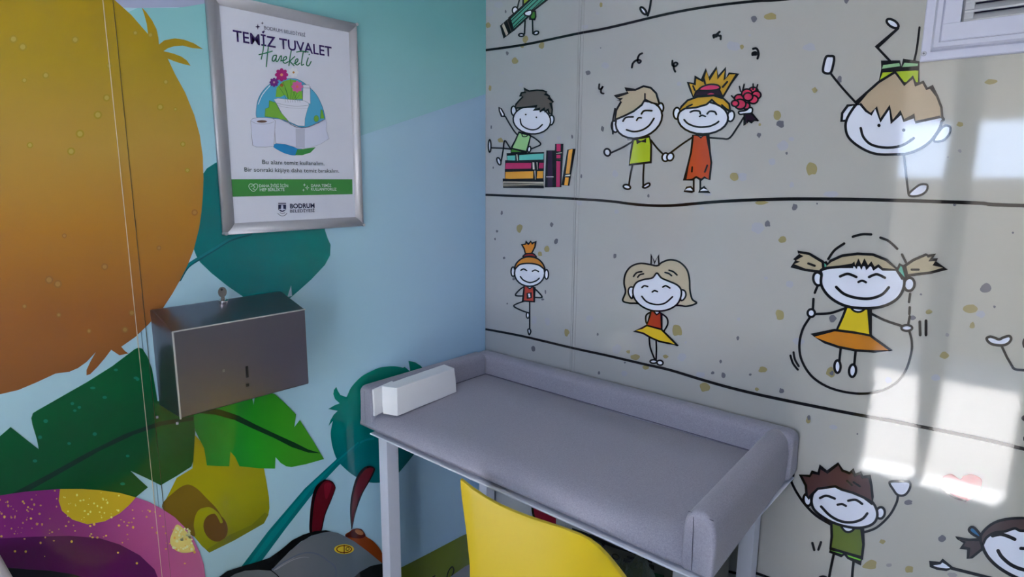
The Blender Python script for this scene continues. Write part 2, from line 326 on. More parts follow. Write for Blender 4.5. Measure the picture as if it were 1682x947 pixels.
# purple mushroom cap
mag = gradient('magenta_ink', 'Y', [(-1.2, (122, 36, 108)), (-1.05, (138, 48, 120)), (-.95, (172, 78, 138)), (-.85, (186, 102, 144))], noise_amt=.06)
f = LF('printed_mushroom', K, BS+.0034, 'magenta mushroom cap with yellow glitter spots')
f.fill('_', mag, [(-200, 660), (-90, 632), (0, 618), (100, 603), (240, 592), (330, 592), (400, 597), (480, 608), (545, 626), (600, 645), (650, 672), (700, 705), (740, 745), (775, 790), (800, 842), (818, 895), (830, 990), (826, 1080), (800, 1160), (740, 1220), (500, 1260), (0, 1300), (-500, 1200), (-640, 1000), (-600, 820), (-450, 720)], False)
f.fill('cap_inside', (84, 18, 80), [(-200, 790), (0, 790), (130, 784), (280, 780), (400, 790), (480, 815), (560, 858), (620, 915), (650, 990), (640, 1080), (560, 1150), (200, 1180), (-300, 1120), (-420, 980), (-380, 850)], False)
f.fill('cap_hollow', (18, 12, 22), [(-200, 900), (0, 905), (100, 914), (200, 920), (290, 934), (350, 950), (430, 1000), (420, 1060), (200, 1100), (-150, 1050), (-300, 960)], False)
f.fill('cap_spot', (204, 172, 44), [(240, 592), (235, 640), (248, 680), (290, 715), (350, 734), (420, 722), (480, 690), (520, 655), (545, 626), (480, 608), (400, 597), (330, 592)], False)
f.fill('cap_spot', (222, 206, 120), [(712, 735), (695, 760), (682, 800), (695, 830), (730, 848), (780, 840), (768, 800), (750, 765)], True)
rr = random.Random(3)
for i in range(230):
    a = rr.random(); x = rr.uniform(-20, 800); y = rr.gauss(720, 90)
    top = 592+max(0, (x-330))**2*.0009+(30 if x < 60 else 6)
    if y < top or y > 940 or x > 800: continue
    if x > 600 and y < 700+(x-650)*.9: continue
    inspot = 240 < x < 530 and y < 715
    inh = y > 800 and x < 600
    if inh and a < .8: continue
    s0 = rr.uniform(1.5, 5.5)
    f.ell('glitter', (246, 226, 130) if inspot else ((196, 138, 92) if a < .6 else (222, 176, 84)), x, y, s0, s0*rr.uniform(.6, 1.3), n=6); f.n -= 1
for i in range(34):
    x, y = rr.uniform(695, 770), rr.uniform(745, 840); s0 = rr.uniform(2, 7); f.ell('glitter', (246, 238, 170), x, y, s0, s0, n=6); f.n -= 1

r = f.done()
for c in r.children:
    if c.name.startswith('glitter'): c['kind'] = 'stuff'
# printed car with bug feelers
Cz = ((350, 850), 5.426)
f = LF('printed_antenna', M, BS+.004, 'dark red left feeler')
f.fill('_', (26, 8, 14), [(772, 620), (770, 480), (786, 350), (815, 265), (870, 218), (905, 215), (940, 230), (960, 262), (960, 290), (930, 370), (885, 480), (848, 620)], True)
f.fill('_', (88, 16, 28), [(790, 620), (792, 480), (808, 360), (835, 280), (880, 228), (920, 226), (950, 255), (955, 290), (925, 370), (878, 480), (842, 620)], True)
f.fill('feeler_shine', (118, 22, 38), [(880, 250), (915, 235), (932, 255), (912, 330), (890, 360), (878, 300)], True); f.done()
f = LF('printed_antenna', M, BS+.004, 'dark red right feeler over the teal leaf')
f.fill('_', (26, 8, 14), [(1083, 590), (1072, 440), (1084, 320), (1118, 200), (1170, 128), (1215, 112), (1250, 122), (1258, 148), (1222, 220), (1160, 330), (1112, 470)], True)
f.fill('_', (80, 16, 26), [(1086, 560), (1084, 440), (1098, 320), (1135, 205), (1185, 140), (1225, 124), (1247, 140), (1212, 220), (1150, 330), (1106, 460)], True); f.done()
f = LF('printed_head', M, BS+.0044, 'orange brown rounded head edge behind the grey hood')
f.fill('_', (120, 52, 14), [(1036, 640), (1070, 602), (1095, 585), (1130, 580), (1165, 592), (1190, 638), (1245, 675), (1300, 740), (1330, 815), (1350, 870), (1260, 840), (1150, 720)], True)
f.fill('head_bump', (70, 20, 12), [(1038, 640), (1070, 605), (1100, 586), (1135, 582), (1165, 594), (1188, 636), (1150, 655), (1090, 650)], True)
f.ell('head_shine', (150, 96, 60), 1140, 608, 34, 18, 25); f.done()
grey = gradient('grey_body_ink', 'Y', [(-.85, (88, 96, 98)), (-.65, (108, 112, 118)), (-.5, (92, 104, 112)), (-.38, (104, 116, 120))])
f = LF('printed_car', Cz, BS+.005, 'grey rounded car hood print with black edges and yellow badge')
f.fill('body', grey, [(130, 560), (140, 526), (190, 495), (280, 465), (400, 455), (505, 455), (600, 370), (700, 275), (800, 195), (900, 145), (1000, 120), (1045, 118), (1110, 132), (1180, 165), (1260, 210), (1380, 300), (1500, 400), (1620, 560), (1600, 760), (1400, 860), (400, 860), (180, 760)], False)
f.fill('black_edge', (16, 18, 20), [(20, 560), (45, 526), (120, 470), (260, 425), (400, 385), (500, 350), (600, 280), (700, 195), (800, 145), (900, 115), (1000, 107), (1046, 118), (980, 126), (880, 152), (780, 207), (680, 292), (580, 392), (512, 466), (400, 458), (280, 466), (190, 496), (110, 545), (100, 560)], False)
f.line([(510, 462), (560, 500), (600, 545)], 1.6, part='black_edge')
f.fill('black_side', (20, 24, 22), [(1200, 570), (1250, 526), (1300, 480), (1400, 425), (1500, 403), (1520, 365), (1560, 425), (1600, 485), (1620, 570)], False)
f.line([(525, 455), (600, 405), (690, 355), (770, 318), (860, 305), (940, 325), (1010, 372), (1085, 440), (1087, 545)], 2.4, col=(92, 102, 118), part='crease')
f.line([(540, 462), (620, 405), (720, 350)], 1.0, col=(150, 152, 160), part='crease', w2=.4); f.line([(560, 455), (640, 405), (720, 365), (800, 346), (850, 350)], 1.2, col=(150, 152, 160), part='crease', w2=.5)
f.ell('badge', (206, 176, 44), 1163, 275, 88, 43, 0)
f.ell('badge_ring', (206, 176, 44), 1163, 275, 66, 31, 0, line=1.6, lcol=(96, 34, 20))
f.line([(1163, 240), (1163, 312)], 1.4, smooth=False, col=(70, 20, 20), part='badge_mark')
f.line([(1180, 280), (1185, 262), (1200, 260), (1208, 272), (1202, 284), (1186, 285)], 1.1, closed=True, col=(40, 40, 20), part='badge_mark')
f.done()
# olive strip below the table
f = LF('printed_ground', X1, BS+.002, 'olive hill print beneath the changing table', 1.6)
f.fill('_', (104, 118, 40), [(420, 1120), (500, 1015), (655, 933), (700, 910), (757, 880), (796.2, 862), (794.6, 1250), (430, 1420)], False)
f.line([(733, 952), (736, 938), (742, 930), (745, 936), (741, 946), (735, 954)], 1.8, True, part='doodle'); f.line([(690, 956), (705, 950), (714, 945)], 2.2, part='doodle')
f.fill('pale_patch', (128, 132, 138), [(737, 948), (764, 929), (797, 915), (797, 960), (737, 960)], False); f.done()
# thin seam strips of the left panels
def strip(name, y0, y1, off, rgb, parent, wall='L'):
    bm = bmesh.new()
    if wall == 'L': add_box(bm, (0.0, y0, FLOOR), (off, y1, CEIL))
    else: add_box(bm, (y0, -off, FLOOR), (y1, 0.0, CEIL))
    return bmobj(name, bm, mat(name+str(rgb[0]), rgb, .3), parent)
strip('joint_strip', -.9347, -.9338, .0019, (205, 190, 160), LW)  # pale line puts the joint edge's highlight into the colour
strip('joint_strip', -.9192, -.9186, .0017, (70, 64, 44), LW)
strip('joint_strip', .3127, .3132, .0007, (132, 134, 138), wall_right, 'R')
strip('joint_strip', .3276, .3280, .0007, (142, 144, 146), wall_right, 'R')
# ================================================================== RIGHT WALL DOODLES
RW = wall_right
A = ((790, 130), 4.306); B = ((960, 60), 3.383); B2 = ((1130, 40), 5.264); Cc = ((1320, 80), 3.643); C1 = ((1320, 0), 4.646); D = ((800, 340), 3.3816); E_ = ((1260, 360), 3.156)
Fz = ((1260, 700), 3.834); G = ((790, 0), 4.735); H = ((1560, 520), 3.943)
FACE = (208, 213, 240); BLK = (14, 13, 18)
def RF(name, z, w, label=None, base=.0008): return Fig(name, RW, PR, z[0], z[1], w*WK, base, label, .00003)
SK = 1.38
_os = Fig._stroke
def _st(s, Q, w, closed, col, w2=None, part=None):
    k = SK if w != s.w else 1
    _os(s, Q, w*k, closed, col, None if w2 is None else w2*k, part)
Fig._stroke = _st
# ground lines
f = RF('ground_line', X1, 3.6/1.38, base=.0007); f.line([(798.4, 82.4), (864, 72.9), (948, 55.4), (1001, 45.4), (1100, 22.2), (1170, 10), (1240, 2), (1330, -6), (1700, -60), (2300, -130), (2880, -200)], 2.833, w2=3.500); f.done()
f = RF('ground_line', X1, 3.6/1.38, base=.0007); f.line([(798.3, 319.8), (880, 323), (960, 327.3), (1004, 330.5), (1050, 336), (1100, 337.5), (1167, 332), (1215, 329), (1260, 327.4), (1320, 326.5), (1440, 328), (1600, 333), (1700, 338), (2300, 350), (2880, 356)], 2.667, w2=4.667); f.done()
f = RF('ground_line', X1, 3.6/1.38, base=.0007); f.line([(798.2, 540.3), (860, 552), (939, 570.7), (1000, 584), (1057, 597.3), (1100, 607), (1146, 621), (1195, 635), (1246, 647.5), (1300, 659), (1380, 675), (1460, 690), (1545, 706.5), (1620, 722), (1700, 741), (2200, 860), (2880, 1015)], 2.500, w2=4.500); f.done()
f = RF('ground_line', X1, 3.6/1.38, base=.0007); f.line([(860, 868), (1000, 896), (1100, 917), (1171, 932), (1213, 941.5), (1300, 962), (2000, 1250), (2880, 1620)], 2.833, w2=3.333); f.done()
# confetti
NB = [0]
OL, LV, GR, LG = (142, 134, 96), (157, 160, 172), (98, 99, 108), (138, 138, 140)
def blob(u, v, rx, ry, col, seed=0, k=9, rot=0):
    rr = random.Random(int(u*7+v*3)+seed); NB[0] += 1; f = RF('confetti_spot', X1, 1, base=.0003+.000002*NB[0])
    P = [(u+rx*math.cos(a)*rr.uniform(.72, 1.18), v+ry*math.sin(a)*rr.uniform(.72, 1.18)) for a in [2*math.pi*i/k for i in range(k)]]
    f.fill('_', col, P, True, n=3); f.done()
Z1 = lambda x, y: (1150+x/2.632, 20+y/2.632)
Z2 = lambda x, y: (1150+x/2.495, 340+y/2.495)
Z3 = lambda x, y: (1480+x/4.119, 330+y/4.119)
Z4 = lambda x, y: (1480+x/3.946, 100+y/3.946)
ZG = lambda x, y: (790+x/4.735, y/4.735)
ZA = lambda x, y: (790+x/4.306, 130+y/4.306)
ZB = lambda x, y: (960+x/3.383, 60+y/3.383)
ZC = lambda x, y: (1320+x/3.643, 80+y/3.643)
ZD = lambda x, y: (800+x/3.3816, 340+y/3.3816)
ZE = lambda x, y: (1260+x/3.156, 360+y/3.156)
ZF = lambda x, y: (1260+x/3.834, 700+y/3.834)
SP = []
SP += [(ZG(55, 195), 4, 5, OL), (ZG(135, 38), 7, 6, LV), (ZG(70, 100), 6, 6, LV), (ZG(192, 90), 1.5, 2.6, GR), (ZG(345, 308), 4.5, 6, OL), (ZG(322, 360), 3, 3, OL), (ZG(473, 352), 5, 5.5, OL), (ZG(205, 413), 2.3, 3.4, GR), (ZG(265, 475), 5, 5.5, OL), (ZG(168, 566), 2, 2.5, LV), (ZG(312, 660), 4, 4, LV), (ZG(72, 685), 2.5, 4.5, OL), (ZG(935, 38), 2.6, 4.2, OL), (ZG(907, 104), 3, 2.6, LV), (ZG(810, 210), 6, 3.6, LV), (ZG(833, 566), 4, 4.5, GR), (ZG(967, 510), 6, 6, LV), (ZG(932, 372), 1, 1, GR)]
SP += [(ZA(140, 432), 4.5, 4.5, OL), (ZA(73, 338), 1.5, 3, GR), (ZA(645, 407), 1.6, 3, GR), (ZA(710, 686), 1.6, 3, GR), (ZA(88, 626), 1.3, 2, GR), (ZA(148, 940), 2, 2.5, GR), (ZA(552, 415), 4, 4, LV), (ZA(430, 400), 4, 4, LV), (ZA(695, 875), 5, 4, LV)]
SP += [(ZB(20, 202), 3.6, 4.4, GR), (ZB(117, 160), 5.5, 5, LV), (ZB(102, 513), 2.6, 5, GR), (ZB(172, 762), 5, 6.5, LV), (ZB(525, 263), 4, 4, LV), (ZB(356, 884), 2, 2.6, GR), (ZB(685, 872), 7, 4, LV), (ZB(250, 570), 5, 2.5, GR)]
SP += [(Z1(232, 28), 4.6, 5.6, GR), (Z1(305, 20), 10, 6, OL), (Z1(142, 147), 11, 9, LV), (Z1(180, 149), 3.2, 4, OL), (Z1(215, 100), 2.2, 2, LV), (Z1(472, 152), 11, 6.5, LV), (Z1(604, 292), 4, 6, GR), (Z1(495, 336), 4.6, 4.4, OL), (Z1(334, 446), 8, 7, OL), (Z1(348, 482), 7, 6, GR), (Z1(258, 485), 2.4, 2.4, OL), (Z1(254, 531), 3.5, 4.4, GR), (Z1(396, 548), 5, 3.4, LV), (Z1(358, 580), 10, 9, LV), (Z1(374, 609), 2.2, 2.4, GR), (Z1(313, 646), 6.4, 6, LV), (Z1(481, 678), 8.4, 11, OL), (Z1(148, 710), 7, 7.4, OL), (Z1(184, 712), 7.6, 7, LV), (Z1(397, 745), 4, 5, LV), (Z1(565, 785), 14, 5, LV), (Z1(266, 822), 10, 3.6, OL), (Z1(409, 840), 4.2, 5.4, GR), (Z1(506, 827), 1.4, 1.5, GR), (Z1(250, 925), 12, 7, LV), (Z1(291, 915), 5.4, 5.4, GR)]
SP += [(Z2(338, 132), 6.4, 5.4, OL), (Z2(270, 290), 3, 3, LV), (Z2(372, 314), 5.4, 6, LV), (Z2(328, 440), 8.6, 8.8, OL), (Z2(158, 459), 3, 3, LV), (Z2(155, 537), 2.4, 3.4, GR), (Z2(84, 632), 2.2, 3, GR), (Z2(52, 678), 2.4, 2.2, GR), (Z2(95, 688), 4, 4.8, GR), (Z2(206, 685), 2.6, 2, GR), (Z2(256, 666), 7, 5.4, OL), (Z2(233, 746), 3.4, 2.8, OL), (Z2(334, 752), 4, 4.4, GR), (Z2(21, 736), 9.4, 8, OL), (Z2(444, 870), 3.8, 6, OL), (Z2(446, 862), 3, 4, GR), (Z2(404, 550), 10, 6, LV), (Z2(236, 85), 10, 9, LV), (Z2(386, 4), 4, 4, GR)]
SP += [(Z3(570, 590), 9, 8, GR), (Z3(466, 724), 11, 8, OL), (Z3(540, 762), 7.4, 6, LV), (Z3(633, 714), 2.4, 2.4, GR), (Z3(483, 842), 5, 6, OL), (Z3(187, 748), 5.6, 4.2, OL), (Z3(135, 631), 2, 2, GR), (Z3(80, 790), 5, 4, GR), (Z3(757, 214), 1.8, 1.6, GR), (Z3(312, 903), 3, 3, LG), (Z3(362, 26), 3, 2, GR)]
SP += [(Z4(582, 134), 10, 4.6, OL), (Z4(384, 410), 6, 4.4, OL), (Z4(382, 584), 3.4, 2.8, LG), (Z4(304, 624), 2, 1.6, LG)]
SP += [((1390, 0), 4, 6, GR), ((1330, 78), 10, 6.5, LV)]
SP += [(ZD(82, 35), 2, 2.6, GR), (ZD(181, 115), 5.4, 7.4, OL), (ZD(57, 134), 2, 2.4, GR), (ZD(45, 176), 1.5, 2, GR), (ZD(96, 281), 2.2, 2.2, GR), (ZD(294, 260), 4, 3.8, OL), (ZD(333, 233), 3.8, 5, OL), (ZD(360, 96), 2.8, 4.4, GR), (ZD(385, 191), 3.4, 4.6, GR), (ZD(148, 398), 2.4, 3, GR), (ZD(325, 470), 1.4, 3.4, GR), (ZD(310, 512), 2.4, 2, GR), (ZD(113, 535), 1.2, 1.4, GR), (ZD(262, 628), 5, 6.6, LV), (ZD(335, 633), 5, 6.6, LV), (ZD(443, 696), 4.6, 6.4, OL), (ZD(257, 785), 3.6, 5.2, GR), (ZD(571, 618), 5.6, 5.8, LV), (ZD(615, 706), 1.6, 2.4, GR), (ZD(710, 271), 3.2, 4.4, GR), (ZD(720, 24), 4.4, 4, LV), (ZD(1195, 6), 4, 3, LV), (ZD(1056, 686), 9, 10, OL), (ZD(1104, 750), 2, 2, LV), (ZD(721, 787), 8, 8, LV), (ZD(785, 802), 3.4, 3, OL), (ZD(822, 832), 8, 5.4, OL), (ZD(992, 829), 4.2, 3, OL), (ZD(884, 890), 5.4, 4.4, OL), (ZD(1082, 832), 8, 6.4, LV), (ZD(766, 862), 1.6, 1.8, GR), (ZD(622, 919), 2.4, 2.8, GR), (ZD(762, 924), 5, 4.4, LV), (ZD(1185, 930), 8, 5, LV), (ZD(1254, 920), 3, 2.6, GR)]
SP += [(ZE(330, 792), 8, 9, OL), (ZE(336, 797), 3.4, 4, GR), (ZE(340, 513), 6, 6, GR), (ZE(630, 833), 5.4, 6, LV), (ZE(75, 890), 4, 3.6, GR), (ZE(877, 820), 8, 6, LV), (ZE(918, 703), 7.4, 5.6, OL), (ZE(935, 600), 3, 3, LG), (ZE(112, 336), 5.6, 5, LV)]
SP += [(ZF(892, 479), 6.6, 4.6, GR), (ZF(726, 723), 5, 3.8, OL), (ZF(1100, 707), 6.4, 6, GR), (ZF(650, 872), 12, 8, OL), (ZF(895, 897), 7, 7, OL), (ZF(769, 870), 5, 3.4, LG), (ZF(1165, 935), 8, 5, LG), (ZF(569, 46), 1.6, 1.6, GR), (ZF(415, 5), 7, 4, LV)]
for (uv, rx, ry, c) in SP: blob(uv[0], uv[1], rx, ry, c)
# squiggles
def squig(z, strokes, w):
    f = RF('confetti_squiggle', z, w)
    for s in strokes: f.line(s)
    f.done()
squig(G, [[(1175, 525), (1182, 495), (1200, 475), (1225, 465), (1245, 475), (1232, 490), (1220, 478), (1222, 450), (1235, 425), (1255, 415)]], 2.4)
squig(G, [[(922, 655), (920, 690), (935, 690), (950, 672), (935, 700), (938, 722), (955, 727)]], 2.2)
squig(B, [[(490, 135), (490, 160), (505, 165), (518, 152), (510, 145), (498, 150), (497, 175), (505, 195)]], 2.4)
squig(B2, [[(225, 115), (222, 95), (245, 90), (258, 80), (275, 65)], [(255, 85), (268, 98), (284, 100), (284, 128)], [(228, 108), (250, 105)]], 2.6)
squig(B2, [[(565, 212), (590, 208), (605, 225), (612, 260), (603, 295)], [(560, 265), (562, 248), (585, 242), (602, 255)], [(560, 262), (590, 262)]], 2.8)

# --- helpers for limbs and faces
def smile(f, P, w=None): f.line(P, w)
# boy sitting on books
f = RF('printed_boy', A, 1.7, 'small boy with dark hair sitting on a pile of books')
f.line([(175, 265), (200, 310), (235, 365), (265, 400)]); f.fill('hand', FACE, [(130, 200), (145, 210), (165, 245), (168, 262), (148, 262), (132, 225)], False, 1.7)
f.fill('book', (92, 176, 170), [(185, 532), (447, 520), (445, 578), (188, 580)], False, 1.7); f.fill('book_band', (198, 196, 186), [(248, 530), (266, 530), (268, 580), (250, 580)], False, 1.2)
f.fill('book', (166, 44, 92), [(175, 582), (447, 586), (445, 640), (172, 640)], False, 1.7); f.fill('book_band', (198, 196, 186), [(362, 586), (385, 586), (385, 640), (362, 640)], False, 1.2); f.fill('book_band', (198, 196, 186), [(392, 586), (408, 586), (406, 640), (393, 640)], False, 1.2)
f.fill('book', (206, 148, 56), [(173, 645), (443, 645), (443, 710), (172, 710)], False, 1.7); f.fill('book_band', (198, 196, 186), [(376, 645), (394, 645), (392, 710), (378, 710)], False, 1.2)
f.fill('book', (166, 164, 152), [(157, 712), (446, 720), (446, 762), (160, 762)], False, 1.7); f.line([(165, 735), (440, 742)], 1); f.line([(165, 748), (440, 752)], 1)
f.fill('standing_book', (40, 18, 48), [(470, 505), (516, 505), (514, 762), (463, 762)], False, 1.7); f.line([(466, 690), (514, 690)], .9, col=(190, 180, 190))
f.fill('standing_book', (170, 40, 90), [(532, 457), (576, 457), (566, 762), (524, 762)], False, 1.7); f.fill('book_band', (198, 196, 186), [(533, 516), (578, 514), (576, 528), (533, 530)], False, 1.2); f.fill('book_band', (198, 196, 186), [(531, 565), (572, 563), (572, 574), (531, 576)], False, 1.2)
f.fill('standing_book', (206, 148, 56), [(618, 500), (662, 492), (622, 752), (582, 748)], False, 1.7); f.fill('book_band', (198, 196, 186), [(598, 674), (638, 670), (635, 690), (594, 690)], False, 1.2)
f.line([(300, 515), (265, 495), (215, 490), (172, 435), (160, 500), (150, 560), (143, 590)]); f.line([(220, 495), (150, 488), (70, 485)])
f.ell('foot', FACE, 65, 472, 9, 44, 0, 1.7); f.ell('foot', FACE, 130, 580, 12, 27, -20, 1.7)
f.fill('shorts', (70, 140, 50), [(218, 490), (250, 488), (320, 515), (318, 522), (215, 520)], False, 1.5)
f.fill('shirt', (136, 182, 126), [(272, 375), (355, 398), (342, 455), (325, 515), (225, 490), (222, 480), (248, 430)], False, 1.7)
f.line([(350, 400), (385, 418), (426, 458), (390, 480), (350, 495)]); f.ell('hand', FACE, 345, 495, 11, 20, 10, 1.6)
f.ell('ear', FACE, 236, 225, 18, 34, -5, 1.7); f.ell('ear', FACE, 500, 290, 20, 34, 10, 1.7)
f.ell('face', FACE, 364, 290, 133, 97, 6, 1.7); f.line([(292, 385), (300, 405), (325, 405), (335, 392)], 1.2)
f.fill('hair', (84, 80, 78), [(248, 205), (250, 180), (275, 150), (300, 125), (282, 120), (290, 98), (318, 92), (308, 68), (345, 85), (400, 78), (440, 80), (470, 92), (458, 104), (490, 122), (482, 130), (515, 162), (497, 170), (508, 215), (505, 250), (485, 240), (478, 215), (455, 230), (455, 208), (420, 230), (420, 210), (375, 218), (400, 192), (330, 198), (290, 202)], False, 1.8)
f.ell('eye', BLK, 321, 250, 6, 6); f.ell('eye', BLK, 396, 270, 5, 6); f.line([(282, 282), (290, 320), (320, 345), (365, 358), (405, 350), (438, 322)])
f.done()
# couple: boy
f = RF('printed_boy', B, 2.2, 'boy in a lime shirt with a bow tie holding hands')
f.line([(272, 580), (215, 615), (150, 645)]); f.line([(370, 575), (405, 620), (440, 655)]); f.ell('hand', FACE, 128, 643, 17, 20, -20, 2.2)
f.line([(270, 705), (255, 775), (248, 832)]); f.line([(332, 700), (328, 770), (328, 832)])
f.ell('foot', FACE, 237, 835, 20, 12, 15, 2.2); f.fill('foot', FACE, [(325, 835), (345, 818), (362, 815), (362, 828), (340, 840)], True, 2.2)
f.fill('shirt', (158, 178, 40), [(272, 572), (362, 555), (372, 600), (370, 698), (250, 712), (260, 640)], False, 2.3)
f.fill('bow_tie', (20, 18, 24), [(288, 570), (316, 580), (344, 565), (344, 590), (318, 585), (292, 598)], False)
f.ell('ear', FACE, 170, 500, 18, 32, -8, 2.2); f.ell('ear', FACE, 425, 395, 16, 26, 0, 2.2)
f.ell('face', FACE, 304, 462, 134, 98, -22, 2.3)
f.fill('hair', (172, 160, 138), [(172, 462), (178, 410), (205, 362), (190, 355), (208, 348), (172, 334), (245, 312), (228, 292), (285, 296), (330, 276), (370, 285), (400, 315), (418, 375), (375, 368), (338, 350), (320, 380), (275, 415), (225, 440)], False, 2.4)
f.line([(338, 350), (338, 318)], 2); f.line([(160, 540), (158, 480), (172, 400)], 2)
f.line([(216, 470), (232, 450), (272, 446)]); f.line([(318, 430), (335, 412), (376, 412)]); f.line([(292, 465), (302, 452), (318, 452)], 2)
f.line([(236, 518), (275, 528), (320, 520), (360, 495), (388, 455)]); f.done()
# couple: girl
f = RF('printed_girl', B, 2.2, 'girl with golden hair in a long red dress holding flowers')
f.line([(600, 560), (540, 600), (480, 645)]); f.line([(695, 562), (760, 566), (806, 564), (850, 505), (885, 450)])
f.line([(608, 790), (608, 860)]); f.line([(645, 790), (645, 860)])
f.fill('foot', FACE, [(555, 858), (570, 838), (592, 835), (608, 852), (600, 862)], False, 2.2); f.fill('foot', FACE, [(635, 862), (645, 848), (665, 836), (696, 862)], False, 2.2)
f.fill('dress', (166, 66, 36), [(604, 548), (632, 548), (648, 560), (660, 548), (686, 548), (698, 640), (706, 700), (696, 795), (668, 782), (650, 796), (622, 780), (600, 795), (558, 796), (575, 720), (594, 640)], False, 2.3)
f.line([(600, 725), (598, 750)], 2); f.line([(684, 715), (670, 752)], 2); f.fill('neck', FACE, [(633, 548), (648, 562), (662, 548)], False, 2)
f.ell('hand', FACE, 452, 670, 19, 23, 10, 2.2); f.ell('hand', FACE, 478, 668, 18, 22, 25, 2.2)
f.ell('ear', FACE, 516, 427, 20, 32, 0, 2.2); f.ell('ear', FACE, 815, 442, 19, 30, 12, 2.2)
f.ell('face', FACE, 660, 452, 140, 90, 0, 2.4)
f.fill('crown_hair', (170, 134, 40), [(605, 335), (592, 300), (577, 256), (615, 265), (618, 225), (655, 245), (678, 184), (695, 235), (737, 172), (742, 228), (785, 178), (780, 240), (806, 205), (852, 208), (815, 262), (775, 330)], False, 2.3)
f.line([(665, 235), (672, 262)], 2.4); f.line([(795, 252), (770, 280)], 2.4); f.line([(605, 275), (615, 298)], 2)
f.fill('headband', (34, 18, 34), [(605, 335), (622, 305), (640, 295), (750, 290), (772, 335), (700, 325)], False, 2)
f.fill('headband', (176, 48, 88), [(640, 298), (655, 280), (700, 266), (745, 272), (752, 290), (700, 300)], True, 2); f.fill('headband', (176, 48, 88), [(685, 322), (705, 314), (722, 320)], True)
f.fill('hair', (176, 138, 36), [(528, 420), (540, 390), (575, 355), (630, 335), (720, 328), (775, 345), (806, 375), (812, 415), (770, 395), (735, 375), (710, 352), (680, 378), (620, 395), (560, 400)], False, 2.3)
f.line([(570, 392), (600, 378)], 2); f.line([(765, 380), (800, 410)], 2)
f.line([(590, 420), (612, 412), (640, 415), (646, 430)]); f.line([(684, 430), (698, 416), (725, 418), (735, 432)]); f.line([(642, 444), (656, 438), (674, 444)], 2)
f.line([(556, 462), (580, 485), (630, 502), (690, 500), (730, 485), (748, 472)])
f.fill('bouquet_wrap', (34, 18, 34), [(890, 425), (925, 420), (968, 470), (945, 465), (930, 478), (912, 468), (893, 492)], False, 2)
f.fill('hand', FACE, [(860, 418), (900, 410), (918, 395), (935, 400), (930, 425), (890, 430), (866, 432)], True, 2)
for x, y, r in ((862, 345, 27), (940, 305, 27), (905, 318, 30), (958, 325, 25), (900, 385, 22), (940, 350, 27), (912, 335, 26), (868, 376, 32), (840, 372, 20)): f.ell('flower', (178, 50, 84), x, y, r, r*.86, 0, 2.0, 16)
for a, b in (((870, 305), (864, 278)), ((882, 300), (890, 266)), ((940, 295), (940, 264)), ((955, 300), (965, 268)), ((840, 350), (820, 330))): f.line([a, b], 1.8)
f.done()
# pencil kid, top
f = RF('printed_boy', G, 1.8, 'child carrying a giant green pencil at the top edge')
f.line([(300, 0), (285, 60)]); f.line([(345, 160), (340, 262)]); f.line([(402, 155), (405, 262)])
f.fill('shirt', (150, 170, 50), [(330, -20), (400, -30), (380, 20), (330, 40)], False, 1.8); f.fill('shirt', (54, 120, 40), [(380, 90), (425, 88), (428, 130), (420, 152), (385, 150)], False, 1.8)
f.ell('hand', FACE, 268, 82, 22, 28, 0, 1.8)
f.fill('pencil', (62, 140, 122), [(222, 145), (400, -15), (570, -45), (400, 90), (380, 120), (255, 235)], False, 2.2)
for a, b in (((235, 165), (440, -30)), ((245, 190), (480, -35)), ((252, 215), (520, -35))): f.line([a, b], 1)
f.fill('pencil_band', (84, 78, 76), [(192, 168), (222, 145), (255, 238), (222, 262)], False, 2); f.line([(202, 160), (235, 255)], 1.4); f.line([(212, 152), (245, 246)], 1.4)
f.fill('rubber', (176, 172, 160), [(158, 200), (190, 170), (222, 262), (188, 290)], False, 2.2)
f.fill('hand', FACE, [(345, 95), (390, 80), (398, 105), (380, 125), (345, 118)], True, 1.8)
f.ell('foot', FACE, 317, 273, 20, 11, 0, 1.9); f.ell('foot', FACE, 432, 257, 20, 13, -20, 1.9); f.done()
f = RF('printed_boy', G, 1.8, 'foot and leg of a doodle figure cut off at the top edge')
f.line([(1328, -30), (1315, 60), (1298, 122)], 2.6); f.ell('foot', FACE, 1265, 85, 15, 34, -38, 2.6); f.done()
# handstand boy
f = RF('printed_boy', Cc, 2.8, 'large upside-down boy with tan hair in a green waistband near the vent')
f.line([(160, 145), (230, 232), (315, 325)]); f.fill('hand', FACE, [(135, 50), (158, 44), (182, 50), (178, 95), (160, 145), (120, 140), (120, 100)], True, 3.0)
f.line([(516, 72), (439, -9), (566, -122)], 3.0, smooth=False); f.ell('foot', FACE, 533, -150, 40, 20, 32, 3.0)
f.line([(663, 69), (678, 0), (694, -127)], 2.6)
f.line([(600, 630), (612, 740), (628, 868)], 2.7)
f.fill('foot', FACE, [(630, 870), (660, 838), (700, 812), (740, 815), (735, 850), (700, 875), (650, 882)], True, 2.6)
f.fill('ear', FACE, [(310, 335), (265, 340), (232, 385), (228, 432), (262, 430), (285, 380)], False, 3.0); f.fill('ear', FACE, [(818, 485), (850, 460), (878, 470), (872, 510), (835, 548), (780, 550)], True, 2.6)
f.fill('waistband', (150, 172, 40), [(470, 130), (690, 122), (690, 215), (450, 205)], False, 3.0)
f.fill('waistband', (132, 172, 132), [(470, 85), (575, 78), (585, 118), (468, 128)], False, 3.0); f.fill('waistband', (132, 172, 132), [(600, 72), (690, 82), (688, 118), (586, 118)], False, 3.0)
f.fill('face', FACE, [(320, 330), (345, 330), (600, 300), (820, 405), (825, 440), (800, 500), (740, 570), (640, 622), (540, 632), (430, 628), (340, 590), (270, 530), (252, 460), (270, 400)], True, 3.1)
